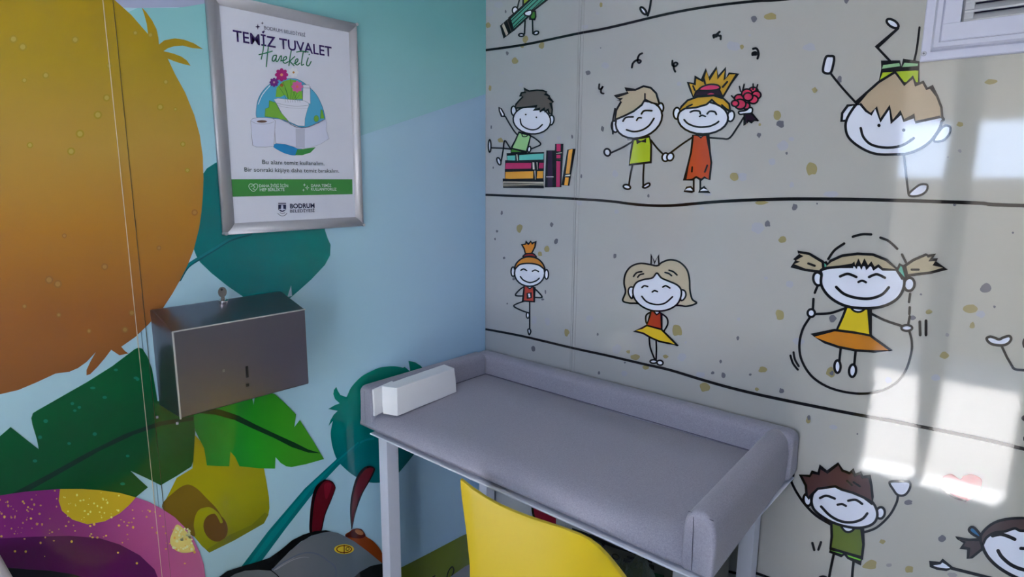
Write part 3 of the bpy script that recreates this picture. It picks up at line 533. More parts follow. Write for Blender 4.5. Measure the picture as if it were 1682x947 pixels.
f.fill('hair', (166, 150, 128), [(315, 328), (380, 262), (450, 200), (548, 140), (605, 215), (655, 170), (672, 218), (715, 200), (738, 240), (765, 228), (800, 285), (825, 350), (830, 410), (815, 408), (670, 440), (662, 402), (600, 430), (582, 382), (528, 438), (515, 350), (460, 430), (435, 352), (405, 392), (375, 372), (340, 330)], False, 3.0)
f.ell('eye', BLK, 452, 459, 10, 10); f.ell('eye', BLK, 600, 487, 10, 10)
f.line([(343, 475), (360, 530), (410, 575), (500, 592), (590, 578), (660, 535)], 3.1); f.done()
# small yoga girl
f = RF('printed_girl', D, 1.7, 'tiny girl with an orange topknot balancing on one leg')
f.line([(205, 442), (180, 460), (160, 490), (220, 492)]); f.line([(262, 450), (285, 470), (306, 500), (262, 500)]); f.line([(238, 525), (238, 680)]); f.line([(205, 522), (150, 546), (185, 570), (235, 588)])
f.fill('foot', FACE, [(228, 680), (238, 676), (244, 690), (236, 708), (230, 695)], True, 1.7); f.ell('foot', FACE, 228, 600, 8, 16, 0, 1.6)
f.fill('shirt', (160, 62, 52), [(208, 436), (225, 438), (238, 450), (252, 440), (264, 446), (263, 525), (200, 520)], False, 1.8); f.fill('hand', FACE, [(225, 478), (245, 476), (246, 502), (228, 505)], False, 1.5); f.fill('neck', FACE, [(226, 438), (238, 452), (250, 440)], True, 1.4)
f.ell('ear', FACE, 146, 358, 11, 26, 0, 1.7); f.ell('ear', FACE, 332, 373, 11, 26, 0, 1.7)
f.ell('face', FACE, 238, 366, 84, 73, 0, 1.8)
f.fill('hair', (190, 124, 48), [(155, 345), (165, 312), (195, 285), (235, 275), (280, 285), (310, 312), (322, 345), (290, 322), (240, 312), (185, 318)], True, 1.8)
f.fill('hair_tie', (120, 30, 30), [(202, 276), (215, 260), (240, 255), (262, 260), (275, 278), (240, 272)], True, 1.6)
f.fill('topknot', (196, 124, 44), [(215, 258), (208, 230), (195, 208), (215, 205), (218, 192), (232, 205), (245, 190), (252, 202), (272, 192), (268, 220), (250, 256)], False, 1.7)
f.line([(190, 350), (205, 343), (222, 352)]); f.line([(254, 355), (270, 349), (288, 357)]); f.line([(187, 385), (205, 405), (240, 418), (275, 408), (292, 394)]); f.done()
# girl with yellow skirt
f = RF('printed_girl', D, 2.0, 'girl with bobbed tan hair in a yellow skirt')
f.fill('hair', (170, 160, 140), [(755, 518), (770, 470), (762, 420), (770, 370), (800, 330), (850, 312), (905, 318), (945, 325), (975, 305), (1020, 292), (1070, 305), (1110, 345), (1125, 400), (1128, 460), (1140, 510), (1164, 532), (1110, 550), (1050, 545), (900, 560), (840, 535), (790, 532)], True, 2.1)
f.line([(912, 320), (914, 264), (932, 310), (952, 268), (956, 322)], 2, smooth=False)
f.line([(815, 384), (832, 364), (860, 358)]); f.line([(838, 388), (850, 375), (870, 370)]); f.line([(1012, 350), (1035, 358), (1056, 376)]); f.line([(990, 362), (1010, 368), (1026, 380)])
f.line([(910, 582), (885, 600), (884, 635), (896, 655)]); f.line([(970, 590), (1000, 615), (1004, 650), (985, 685)])
f.line([(902, 725), (908, 780), (935, 850)]); f.line([(940, 735), (942, 790), (940, 850)])
f.ell('foot', FACE, 926, 856, 19, 10, 0, 2); f.ell('foot', FACE, 962, 863, 17, 13, 10, 2)
f.fill('skirt', (202, 172, 44), [(890, 655), (970, 678), (1062, 770), (1010, 755), (960, 745), (920, 728), (895, 715), (870, 700), (820, 687), (860, 672)], False, 2.2)
f.fill('shirt', (150, 54, 34), [(912, 575), (930, 578), (944, 595), (958, 582), (970, 590), (972, 678), (888, 656), (905, 605)], False, 2); f.fill('neck', FACE, [(930, 576), (944, 595), (960, 580)], True, 1.8)
f.fill('ear', FACE, [(815, 450), (795, 445), (786, 465), (792, 490), (808, 505)], True, 2); f.fill('ear', FACE, [(1080, 462), (1100, 465), (1106, 488), (1095, 510), (1078, 515)], True, 2)
f.fill('face', FACE, [(945, 366), (920, 392), (870, 402), (830, 420), (812, 460), (820, 505), (855, 545), (905, 570), (960, 576), (1015, 565), (1060, 535), (1080, 490), (1078, 455), (1055, 430), (1010, 410), (970, 392)], True, 2.1)
f.line([(862, 446), (875, 436), (894, 440)]); f.line([(978, 443), (995, 436), (1017, 448)]); f.line([(920, 470), (932, 463), (948, 468)]); f.line([(862, 495), (890, 525), (940, 540), (990, 532), (1032, 497)]); f.done()
# rope girl
f = RF('printed_girl', E_, 3.0, 'large skipping girl with pigtails in a yellow top and orange skirt')
f.line([(222, 508), (185, 570), (168, 650), (180, 730), (230, 810), (310, 865), (410, 895), (510, 902), (600, 885), (670, 845), (720, 780), (748, 690), (750, 630), (738, 580)], 2.9, part='rope')
for P in ([(318, 205), (350, 160), (400, 125)], [(445, 90), (490, 78), (540, 78)], [(588, 95), (630, 112), (675, 152)], [(700, 182), (720, 222)], [(262, 345), (248, 380)], [(241, 412), (238, 465)], [(742, 385), (736, 428)], [(740, 455), (738, 490)], [(740, 502), (733, 540)]): f.line(P, 3.0, part='rope')
f.line([(792, 530), (794, 598)], 3.4); f.line([(824, 525), (824, 598)], 3.4); f.line([(122, 705), (135, 745), (160, 778)], 2.6); f.line([(138, 688), (145, 725), (165, 760)], 2.6)
f.line([(405, 460), (330, 485), (255, 490)]); f.line([(535, 485), (610, 522), (700, 552)]); f.line([(383, 660), (375, 735)]); f.line([(460, 675), (452, 760)])
f.ell('hand', FACE, 230, 485, 19, 20, 0, 2.8); f.ell('hand', FACE, 725, 562, 28, 15, 0, 2.8); f.ell('foot', FACE, 366, 762, 16, 32, 0, 3); f.ell('foot', FACE, 444, 783, 18, 32, 5, 3)
f.fill('skirt', (176, 112, 30), [(236, 600), (350, 573), (445, 582), (535, 600), (645, 680), (560, 684), (460, 678), (370, 660), (300, 636)], False, 3)
f.fill('top', (196, 174, 36), [(415, 448), (440, 455), (470, 478), (505, 462), (532, 462), (537, 598), (450, 585), (362, 574), (395, 500)], False, 3); f.fill('neck', FACE, [(440, 455), (455, 475), (485, 478), (505, 460)], True, 2.4)
f.fill('pigtail', (160, 150, 126), [(290, 220), (220, 178), (160, 168), (178, 185), (142, 210), (160, 215), (132, 240), (200, 262), (290, 272)], False, 3); f.line([(215, 228), (248, 240)], 2.8)
f.fill('pigtail', (160, 150, 126), [(715, 240), (760, 210), (825, 182), (835, 190), (865, 185), (848, 210), (880, 208), (868, 228), (925, 255), (850, 275), (730, 290)], False, 3.2); f.line([(750, 260), (786, 260)], 2.8)
f.fill('ribbon', (78, 150, 132), [(292, 225), (305, 222), (320, 240), (295, 262)], False, 2.6)
f.ell('ear', FACE, 265, 308, 24, 34, -10, 3); f.ell('ear', FACE, 738, 336, 27, 34, 8, 3.2)
f.fill('face', FACE, [(300, 255), (500, 235), (690, 260), (712, 310), (705, 365), (670, 415), (600, 450), (510, 460), (410, 448), (330, 405), (285, 345), (284, 290)], True, 3.4)
f.fill('hair', (160, 150, 126), [(302, 252), (330, 215), (390, 188), (470, 178), (550, 182), (620, 210), (680, 262), (600, 258), (578, 240), (555, 255), (540, 228), (520, 250), (505, 215), (490, 248), (475, 215), (462, 248), (450, 225), (445, 240), (380, 245)], False, 3.2)
f.fill('ribbon', (78, 150, 132), [(675, 265), (690, 232), (708, 245), (722, 300), (705, 305)], False, 3)
f.line([(380, 295), (420, 282), (464, 298)], 3.2); f.line([(530, 298), (570, 284), (612, 302)], 3.2); f.line([(475, 324), (494, 317), (514, 325)], 2.8); f.line([(360, 350), (400, 385), (460, 405), (530, 410), (595, 390), (632, 352)], 3.4); f.done()
# bottom boy with raised arms
f = RF('printed_boy', Fz, 3.0, 'boy with spiky brown hair and both arms raised, green shirt')
f.line([(150, 340), (185, 410), (240, 490), (310, 560), (400, 615)]); f.line([(610, 665), (690, 635), (770, 560), (815, 480), (825, 430)])
f.fill('hand', FACE, [(145, 255), (165, 270), (165, 310), (150, 338), (105, 320), (118, 280)], True, 2.8); f.fill('hand', FACE, [(772, 350), (830, 345), (895, 348), (900, 385), (870, 428), (825, 430), (795, 395)], True, 2.8)
f.line([(420, 805), (400, 900), (385, 990)], 3.2); f.line([(545, 850), (538, 920), (535, 990)], 3.2); f.ell('foot', FACE, 350, 965, 30, 22, -10, 3)
f.line([(286, 732), (298, 775)], 3); f.line([(340, 727), (324, 773)], 3)
f.fill('shorts', (106, 170, 56), [(400, 762), (600, 815), (590, 858), (510, 825), (490, 800), (470, 812), (395, 785)], False, 3)
f.fill('shirt', (88, 104, 40), [(405, 600), (470, 620), (500, 655), (535, 650), (548, 635), (600, 640), (608, 740), (598, 825), (500, 795), (400, 765), (408, 690)], False, 3.2); f.fill('neck', FACE, [(470, 620), (490, 655), (520, 662), (545, 640)], True, 2.6)
f.ell('ear', FACE, 255, 460, 24, 38, -10, 3); f.ell('ear', FACE, 715, 542, 27, 36, 8, 3)
f.fill('face', FACE, [(290, 420), (320, 385), (420, 370), (560, 410), (650, 460), (690, 520), (692, 575), (660, 615), (590, 635), (500, 628), (400, 595), (310, 535), (282, 480)], True, 3.2)
f.fill('hair', (74, 50, 50), [(250, 430), (245, 370), (212, 305), (270, 310), (285, 285), (325, 295), (335, 252), (380, 285), (450, 232), (475, 275), (520, 292), (540, 275), (555, 305), (590, 290), (602, 318), (645, 312), (658, 370), (665, 440), (662, 480), (610, 445), (540, 415), (470, 395), (430, 375), (380, 382), (320, 390), (285, 425), (262, 450)], False, 3)
f.line([(505, 340), (535, 368)], 2.4); f.line([(545, 348), (585, 375)], 2.4)
f.line([(335, 448), (375, 434), (428, 452)], 3); f.line([(512, 465), (560, 460), (600, 485)], 3); f.line([(445, 490), (475, 487), (498, 498)], 2.8); f.line([(342, 502), (400, 560), (470, 595), (540, 600), (600, 580), (632, 545)], 3.2); f.done()
# heart
f = RF('printed_heart', Fz, 2.4, 'red heart doodle')
f.fill('_', (168, 60, 72), [(1090, 365), (1110, 315), (1160, 298), (1215, 330), (1240, 310), (1290, 300), (1345, 325), (1352, 365), (1320, 430), (1252, 468), (1180, 440), (1120, 400)], True)
f.line([(1092, 370), (1130, 412), (1190, 448), (1252, 466)], 2.4, col=(60, 20, 30)); f.done()
# girl at right lower corner
f = RF('printed_girl', Fz, 3.6, 'girl with dark hair and blue bobble cut off at the right edge')
f.fill('dress', (176, 70, 90), [(1560, 930), (1800, 940), (1900, 1230), (1480, 1200)], False, 3)
f.line([(1160, 890), (1300, 925), (1420, 955), (1570, 985)], 3.8); f.fill('hand', FACE, [(1025, 860), (1090, 858), (1105, 842), (1130, 860), (1165, 888), (1130, 900), (1070, 892), (1030, 876)], False, 3.2)
f.fill('pigtail', (64, 52, 54), [(1350, 710), (1270, 712), (1190, 698), (1245, 728), (1225, 760), (1270, 768), (1265, 828), (1290, 822), (1355, 770)], False, 3)
f.fill('bobble', (40, 90, 130), [(1285, 632), (1310, 640), (1350, 690), (1340, 700), (1290, 672), (1272, 650)], True, 3.2)
f.fill('face', FACE, [(1360, 760), (1362, 720), (1400, 660), (1500, 620), (1700, 610), (1850, 650), (1950, 760), (1930, 850), (1850, 930), (1700, 970), (1600, 960), (1480, 900), (1400, 830)], True, 4)
f.fill('hair', (70, 56, 56), [(1355, 745), (1345, 690), (1380, 640), (1440, 600), (1520, 580), (1620, 575), (1750, 590), (1900, 680), (1800, 665), (1700, 650), (1600, 655), (1560, 640), (1500, 658), (1430, 668), (1380, 700)], True, 3.2)
f.line([(1420, 686), (1470, 676), (1520, 690), (1560, 708)], 4.2); f.line([(1455, 780), (1480, 820), (1540, 870), (1620, 900), (1700, 900)], 4.4); f.line([(1598, 765), (1650, 768)], 4); f.done()
# hand at right edge + black spots of hidden figure
f = RF('printed_girl', H, 2.4, 'raised hand and arm of a doodle figure at the right edge')
f.fill('hand', FACE, [(240, 138), (262, 128), (290, 135), (320, 145), (350, 132), (385, 124), (398, 142), (380, 170), (340, 184), (280, 178), (250, 160)], True, 3.2)
f.line([(335, 185), (370, 260), (412, 332)], 3, smooth=False); f.line([(412, 332), (440, 342), (520, 346)], 3); f.ell('hair', (20, 16, 20), 500, 170, 30, 42); f.ell('shoe', (20, 16, 20), 500, 655, 36, 22); f.ell('shoe', (20, 16, 20), 500, 788, 24, 26); f.done()
# red coat seen between table and chair
f = RF('printed_girl', X1, 2.4, 'dark red dress print seen under the table edge')
f.fill('_', (120, 20, 44), [(876, 815), (875, 832), (877, 846), (884, 860), (900, 880), (914, 890), (913, 820)], False); f.line([(876, 818), (875, 834), (878, 850), (888, 866)], 2.6); f.done()

Fig._stroke = _os
# ================================================================== POSTER IN SNAP FRAME
alu = mat('brushed_aluminium', (178, 178, 184), .42, .45, k=.8, bump=(300, .03, .001))
pf = empty('poster_frame', (0, -.598, 1.38), 'silver aluminium snap frame with a clean-toilet notice on the left wall', 'poster frame')
oy0, oy1, oz0, oz1 = -.7655, -.4325, 1.380, 1.8350
prof = [(0, .001), (0, .007), (.002, .011), (.007, .0145), (.013, .015), (.019, .0125), (.0225, .0095), (.0225, .001)]
def ring(d, h): return [Vector((h, oy0+d, oz0+d)), Vector((h, oy1-d, oz0+d)), Vector((h, oy1-d, oz1-d)), Vector((h, oy0+d, oz1-d))]
R = [ring(d, h) for d, h in prof]
for k in range(4):
    bm = bmesh.new(); a = [bm.verts.new(r[k]) for r in R]; b = [bm.verts.new(r[(k+1) % 4]) for r in R]; n = len(a)
    e = (R[0][(k+1) % 4]-R[0][k]).normalized()*.00025
    for v in a: v.co += e
    for v in b: v.co -= e
    for i in range(n): bm.faces.new((a[i], b[i], b[(i+1) % n], a[(i+1) % n]))
    bm.faces.new(a[::-1]); bm.faces.new(b); bmesh.ops.recalc_face_normals(bm, faces=bm.faces)
    o = bmobj('frame_rail', bm, alu, pf, smooth=False); 
    o.data.polygons.foreach_set('use_smooth', [len(p.vertices) == 4 for p in o.data.polygons])
PX = .0088
sheet = box('poster_sheet', (.002, oy0+.018, oz0+.018), (PX-.0004, oy1-.018, oz1-.018), mat('poster_paper', (206, 209, 222), .3, bump=(14, .04, .01)), pf); sheet['label'] = 'printed white notice sheet'
for y, z in ((oy0, oz0), (oy1, oz0), (oy1, oz1), (oy0, oz1)):
    bm = bmesh.new(); add_cyl(bm, (.0145, y+(.003 if y == oy0 else -.003), z+(.003 if z == oz0 else -.003)), (.0005, y+(.003 if y == oy0 else -.003), z+(.003 if z == oz0 else -.003)), .0034, 12)
    bmobj('corner_cap', bm, alu, pf)
PP = lambda u, v, off: onX(u, v, PX) + Vector((off, 0, 0))
P1 = ((320, 0), 4.733); P2 = ((320, 190), 4.51); P7 = ((380, 100), 5.917)
NAVY = (52, 34, 92); DG = (44, 62, 66); PALE = (196, 212, 204)
def PF(name, z, w=.8, base=0): return Fig(name, sheet, PP, z[0], z[1], w, base+.0001, None, .00001)
def q(z, x, y): return (z[0][0]+x/z[1], z[0][1]+y/z[1])
def ptext(s, z, a, b, cap, col, bold=0, shear=0, off=0.0004, name='lettering'):
    (u0, v0), (u1, v1) = q(z, *a), q(z, *b); return text(name, s, sheet, col, u0, v0, u1, v1, cap/z[1], PX+off, bold, 'L', shear)
ptext('BODRUM BELEDİYESİ', P1, (540, 228), (860, 286), 27, (60, 62, 96), .0)
ptext('TEMİZ TUVALET', P1, (300, 318), (1066, 441), 86, NAVY, .014)
ptext('Bu alanı temiz kullanalım.', P2, (500, 357), (960, 367), 31, DG, .004)
ptext('Bir sonraki kişiye daha temiz bırakalım.', P2, (368, 413), (1070, 422), 31, DG, .004)
ptext('DAHA İYİSİ İÇİN', P2, (477, 529), (692, 528), 21, PALE, .012, off=.0006); ptext('HEP BİRLİKTE', P2, (482, 558), (665, 556), 21, PALE, .012, off=.0006)
ptext('DAHA TEMİZ', P2, (862, 527), (1012, 525), 20, PALE, .012, off=.0006); ptext('KULLANIYORUZ', P2, (862, 553), (1050, 553), 20, PALE, .012, off=.0006)
ptext('BODRUM', P2, (706, 685), (888, 680), 33, (44, 46, 76), .03); ptext('BELEDİYESİ', P2, (706, 717), (888, 712), 23, (44, 46, 76), .012)
f = PF('green_band', P2); f.fill('_', (58, 132, 62), [(266, 470), (1166, 470), (1168, 580), (276, 599)], False)
f.line([(433, 560), (408, 540), (400, 518), (412, 504), (430, 508), (436, 514), (446, 504), (462, 508), (466, 526), (455, 545)], .9, True, col=PALE, part='heart_icon'); f.line([(415, 525), (432, 518), (445, 530), (430, 540), (445, 548)], .8, col=PALE, part='heart_icon')
def star4(f, part, x, y, r, col):
    P = []
    for i in range(8): a = math.pi*i/4; rr_ = r if i % 2 == 0 else r*.32; P.append((x+rr_*math.cos(a)*.85, y+rr_*math.sin(a)))
    f.fill(part, col, P, False)
star4(f, 'sparkle_icon', 832, 533, 20, PALE); star4(f, 'sparkle_icon', 812, 512, 13, PALE); star4(f, 'sparkle_icon', 805, 550, 12, PALE); star4(f, 'sparkle_icon', 832, 533, 11, (58, 132, 62)); f.done()
f = PF('sparkles', P1); star4(f, '_', 489, 208, 24, (40, 32, 70)); star4(f, '_', 525, 180, 14, (40, 32, 70)); star4(f, '_', 538, 243, 13, (40, 32, 70)); f.done()
GRN = (38, 110, 78)
f = PF('script_lettering', P1, .9, .0005)
for s in ([(535, 350), (528, 400), (515, 460)], [(570, 365), (562, 440), (555, 518)], [(498, 425), (540, 415), (600, 398)],
          [(632, 430), (610, 435), (600, 465), (615, 475), (632, 445), (634, 432), (630, 470), (640, 478), (655, 455), (662, 440), (672, 436), (668, 475)],
          [(668, 470), (690, 470), (712, 455), (708, 440), (690, 450), (685, 478), (700, 492), (725, 480)],
          [(748, 395), (738, 450), (730, 510)], [(775, 440), (745, 468), (740, 478), (770, 510)], [(770, 495), (795, 480), (800, 460), (785, 462), (778, 490), (795, 505), (815, 490)],
          [(842, 405), (832, 460), (828, 505), (845, 500)], [(790, 405), (830, 398), (880, 405)], [(880, 450), (870, 480), (868, 505), (885, 510), (903, 478)], [(887, 425), (890, 422)]):
    f.line(s, 1.8, col=GRN)
f.done()
# globe, toilet full of flowers, paper roll
f = PF('globe_picture', P7, .5)
f.fill('globe', (76, 160, 196), [(248, 550), (246, 440), (270, 350), (320, 275), (390, 215), (470, 185), (560, 172), (650, 182), (740, 240), (820, 320), (870, 410), (900, 500), (905, 580), (820, 610), (740, 640), (660, 640), (560, 600), (450, 565), (340, 555)], True, .7, (40, 90, 130))
f.fill('land', (110, 168, 52), [(325, 540), (330, 465), (365, 450), (368, 385), (430, 405), (480, 500), (560, 590), (450, 555)], False, .5, (50, 100, 50))
f.fill('land', (110, 168, 52), [(430, 350), (440, 260), (500, 200), (570, 178), (630, 190), (680, 240), (690, 370), (560, 380), (520, 330), (480, 350)], False)
f.fill('land', (110, 168, 52), [(865, 560), (870, 470), (885, 480), (905, 560)], False, .4, (50, 100, 50)); f.ell('land', (110, 168, 52), 825, 560, 24, 32, 0, .4, 12, (50, 100, 50))
f.line([(262, 420), (300, 330), (375, 240)], 1.4, col=(214, 224, 240), part='globe_shine')
f.fill('land', (30, 128, 186), [(405, 830), (440, 800), (540, 805), (640, 850), (690, 860), (630, 915), (540, 905), (460, 870)], True); f.fill('land', (52, 136, 60), [(640, 860), (700, 855), (820, 838), (770, 890), (690, 915), (620, 915)], False)
WH = (214, 216, 230)
f.fill('toilet', WH, [(697, 245), (765, 250), (768, 415), (690, 410)], False, .5, (120, 124, 140)); f.fill('toilet', WH, [(695, 230), (755, 232), (765, 265), (700, 262)], False, .5, (120, 124, 140))
f.line([(690, 290), (690, 390)], 1.0, col=(50, 90, 60), part='toilet')
for x0, y0, x1, y1 in ((560, 385, 500, 200), (575, 385, 575, 170), (590, 380, 620, 230), (540, 385, 460, 250), (600, 380, 650, 280), (550, 385, 520, 260), (610, 385, 660, 330), (630, 385, 600, 300)):
    f.line([(x0, y0), ((x0+x1)/2+6, (y0+y1)/2), (x1, y1)], .6, col=(36, 98, 40), part='stems')
f.fill('toilet', WH, [(412, 375), (450, 362), (560, 375), (700, 385), (745, 405), (755, 430), (740, 465), (715, 560), (712, 632), (650, 630), (560, 590), (490, 510), (445, 425)], False, .5, (120, 124, 140))
f.line([(440, 410), (540, 432), (640, 440), (750, 432)], .5, col=(130, 134, 150), part='toilet'); f.line([(445, 432), (560, 455), (740, 458)], .4, col=(150, 150, 165), part='toilet')
for x in (520, 545, 570, 590, 615, 640, 660): f.line([(x, 368), (x+6, 402)], .5, col=(120, 124, 130), part='toilet')
def flower(x, y, r, c, cc, n=8):
    for i in range(n): a = 2*math.pi*i/n; f.ell('flower', c, x+r*.58*math.cos(a), y+r*.58*math.sin(a), r*.42, r*.3, math.degrees(a), 0, 10)
    f.ell('flower', c, x, y, r*.5, r*.5, 0, 0, 10); f.ell('flower', cc, x, y, r*.22, r*.22, 0, 0, 10)
flower(487, 135, 66, (158, 32, 110), (226, 150, 110)); flower(414, 208, 46, (100, 36, 120), (200, 160, 170)); flower(603, 112, 50, (222, 224, 236), (176, 120, 60), 7); flower(638, 250, 58, (196, 96, 150), (206, 110, 80)); flower(487, 236, 18, (150, 40, 40), (220, 180, 60), 5)
f.line([(425, 565), (520, 575), (590, 625), (660, 648), (740, 642), (820, 610), (900, 570)], 1.1, col=(110, 112, 136), part='roll_edge')
f.fill('paper_sheet', (202, 206, 226), [(410, 562), (470, 565), (540, 600), (620, 645), (690, 655), (760, 645), (840, 608), (915, 565), (925, 600), (920, 670), (948, 755), (870, 805), (760, 845), (680, 852), (600, 832), (520, 808), (430, 800)], False, .4, (150, 152, 172))
f.fill('paper_sheet', (176, 180, 200), [(622, 655), (712, 660), (712, 845), (625, 838)], False)
f.fill('toilet_roll', (204, 208, 228), [(186, 580), (205, 560), (260, 550), (340, 552), (400, 560), (425, 580), (420, 700), (410, 830), (330, 836), (240, 835), (205, 820), (192, 700)], False, .5, (120, 122, 140))
f.line([(190, 585), (240, 608), (310, 614), (370, 606), (412, 590)], .5, col=(140, 142, 160), part='toilet_roll'); f.ell('toilet_roll', (96, 70, 60), 295, 588, 50, 12); f.done()
f = PF('emblem', P2, .6)
f.fill('_', (40, 42, 74), [(618, 645), (676, 645), (676, 652), (618, 652)], False); f.fill('_', (40, 42, 74), [(618, 658), (676, 658), (676, 695), (660, 708), (648, 712), (634, 708), (618, 695)], False)
f.fill('_', (196, 200, 220), [(640, 662), (654, 662), (656, 690), (664, 694), (648, 704), (632, 694), (638, 690)], False); f.fill('_', (196, 200, 220), [(622, 690), (672, 690), (672, 696), (622, 696)], False)
f.line([(614, 722), (630, 736), (648, 742), (668, 736), (682, 722)], .8, col=(40, 42, 74)); f.line([(630, 718), (648, 724), (668, 718)], .7, col=(40, 42, 74)); f.done()

# ================================================================== STEEL TOWEL DISPENSER
steel = mat('brushed_steel', (114, 109, 119), .31, .95, k=.7, bump=(60, .02, .002))
steel_dark = mat('dark_slot', (12, 12, 14), .6)
ds = empty('towel_dispenser', (0, -.78, 1.06), 'brushed steel paper towel dispenser with key in its top, on the left wall', 'towel dispenser')
y0, y1, xf, zb, zf, zt = -.909, -.651, .10, 1.0645, 1.2255, 1.2505
bm = bmesh.new()
add_prism(bm, [(0, y0, zb), (xf, y0, zb), (xf, y0, zf), (.012, y0, zt), (0, y0, zt)], (0, y1-y0, 0)); bmesh.ops.recalc_face_normals(bm, faces=bm.faces)
bmobj('dispenser_body', bm, steel, ds, bevel=.0022, seg=3)
box('front_cover_edge', (xf-.002, y0-.0012, zb-.001), (xf+.0012, y0+.0012, zf), mat('edge_steel', (206, 202, 202), .3, .5), ds)
box('front_cover_edge', (xf-.002, y0, zf-.0012), (xf+.0013, y1, zf+.0008), mat('edge_steel', (206, 202, 202), .3, .5), ds)
def diskx(name, P, r, m, par, th=.0015):
    bm = bmesh.new(); add_cyl(bm, P, P+Vector((th, 0, 0)), r, 12); return bmobj(name, bm, m, par)
a = onX(405.5, 601, xf+.001); b = onX(406.2, 618, xf+.001)
bm = bmesh.new(); add_prism(bm, [(xf+.0003, a.y-.0022, a.z), (xf+.0003, a.y+.0022, a.z), (xf+.0003, b.y+.0026, b.z-.002), (xf+.0003, b.y-.0016, b.z-.002)], (.001, 0, 0)); bmobj('level_slot', bm, steel_dark, ds)
P = onX(406.5, 632, xf); box('level_slot', (xf+.0003, P.y-.0026, P.z-.0028), (xf+.0013, P.y+.0026, P.z+.0028), steel_dark, ds)
P = onX(367.5, 608, xf); box('dent_mark', (xf+.0001, P.y-.0022, P.z-.003), (xf+.0006, P.y+.0016, P.z+.002), mat('scratch', (150, 150, 155), .3, .8), ds)
k = Vector((.022, -.783, 1.2475))
ky = mat('key_metal', (150, 145, 140), .25, .9)
lk = bmesh.new(); add_cyl(lk, k, k+Vector((.002, 0, .007)), .0085, 18); lock = bmobj('lock', lk, mat('chrome', (215, 212, 208), .12, 1.0), ds, bevel=.001)
bm = bmesh.new()
add_box(bm, (k.x-.001, k.y-.0035, k.z+.006), (k.x+.001, k.y+.0035, k.z+.014))
pts = [(k.x-.0011, k.y+.0085*math.sin(t_), k.z+.022+.0105*math.cos(t_)) for t_ in [2*math.pi*i/16 for i in range(16)]]
add_prism(bm, pts, (.0022, 0, 0)); bmobj('key', bm, ky, ds, bevel=.0005, seg=1)
bm = bmesh.new(); add_cyl(bm, (k.x+.0010, k.y-.0015, k.z+.0275), (k.x+.0016, k.y-.0015, k.z+.0275), .0022, 10); bmobj('key_hole', bm, steel_dark, ds)
for (u, v) in ((258, 683), (291, 693)):
    P = onX(u, v, .004 if u < 270 else .08); P.z = min(P.z, zb+.002); bm = bmesh.new(); add_cyl(bm, P, P-Vector((0, 0, .004)), .0022, 8); bmobj('rivet', bm, mat('edge_steel', (206, 202, 202), .3, .5), ds)

# ================================================================== VENT
vw = mat('vent_plastic', (186, 188, 206), .3)
vent = empty('ventilation_grille', (1.19, 0, 1.85), 'white plastic ventilation grille with curved louvres, screwed high on the right wall', 'vent')
vx0, vx1, vz0, vz1 = 1.0385, 1.44, 1.7005, 2.02
def frame_ring(bm, d0, d1, h0, h1):
    """rectangular ring between insets d0 and d1, from height h0 (outer) to h1 (inner) above the wall"""
    o = [(vx0+d0, -h0, vz0+d0), (vx1-d0, -h0, vz0+d0), (vx1-d0, -h0, vz1-d0), (vx0+d0, -h0, vz1-d0)]; i = [(vx0+d1, -h1, vz0+d1), (vx1-d1, -h1, vz0+d1), (vx1-d1, -h1, vz1-d1), (vx0+d1, -h1, vz1-d1)]
    O_ = [bm.verts.new(p) for p in o]; I_ = [bm.verts.new(p) for p in i]
    for k_ in range(4): bm.faces.new((O_[k_], O_[(k_+1) % 4], I_[(k_+1) % 4], I_[k_]))
bm = bmesh.new()
for a_, b_, h_, g_ in ((0, .0004, .0005, .0075), (.0004, .002, .0075, .009), (.002, .0145, .009, .009), (.0145, .0165, .009, .017), (.0165, .0195, .017, .0205), (.0195, .0265, .0205, .0205), (.0265, .0285, .0205, .0165), (.0285, .0295, .0165, .0165)): frame_ring(bm, a_, b_, h_, g_)
bmesh.ops.remove_doubles(bm, verts=bm.verts, dist=1e-6); bmesh.ops.recalc_face_normals(bm, faces=bm.faces)
for f_ in bm.faces:
    if f_.normal.y > .1: f_.normal_flip()
bmobj('outer_frame', bm, vw, vent)
bm = bmesh.new()
sx0, sx1, sz0, sz1 = 1.0915, 1.387, 1.7565, 1.95
def pr(a_, b_, h_, g_):
    add_box(bm, (a_[0], -h_, a_[1]), (b_[0], -g_, b_[1]))
pr((vx0+.0295, vz0+.0295), (vx1-.0295, sz0), .0175, .001); pr((vx0+.0295, sz1), (vx1-.0295, vz1-.0295), .0175, .001); pr((vx0+.0295, sz0), (sx0, sz1), .0175, .001); pr((sx1, sz0), (vx1-.0295, sz1), .0175, .001)
bmobj('inner_frame', bm, vw, vent, bevel=.0006, seg=1)
box('vent_back', (sx0, -.002, sz0), (sx1, -.0008, sz1), mat('vent_dark', (18, 20, 60), .6), vent)
bm = bmesh.new(); add_box(bm, (sx0, -.010, sz0), (sx0+.0035, -.002, sz1)); bmobj('slot_edge', bm, mat('vent_shade', (120, 122, 130), .4), vent)
nl = 14; stepz = (sz1-sz0)/nl*1.0
for i in range(13):
    zc = sz0+.006+i*.0145
    bm = bmesh.new()
    add_prism(bm, [(sx0+.004, -.0155, zc-.0065), (sx0+.004, -.0165, zc-.004), (sx0+.004, -.006, zc+.0065), (sx0+.004, -.004, zc+.005), (sx0+.004, -.0115, zc-.0065)], (sx1-sx0-.004, 0, 0)); bmesh.ops.recalc_face_normals(bm, faces=bm.faces)
    bmobj('louvre', bm, mat('vent_louvre', (170, 172, 178), .4), vent)
box('slot_side', (sx0+.0035, -.0145, sz0), (sx0+.016, -.002, sz1), mat('vent_louvre', (170, 172, 178), .4), vent)
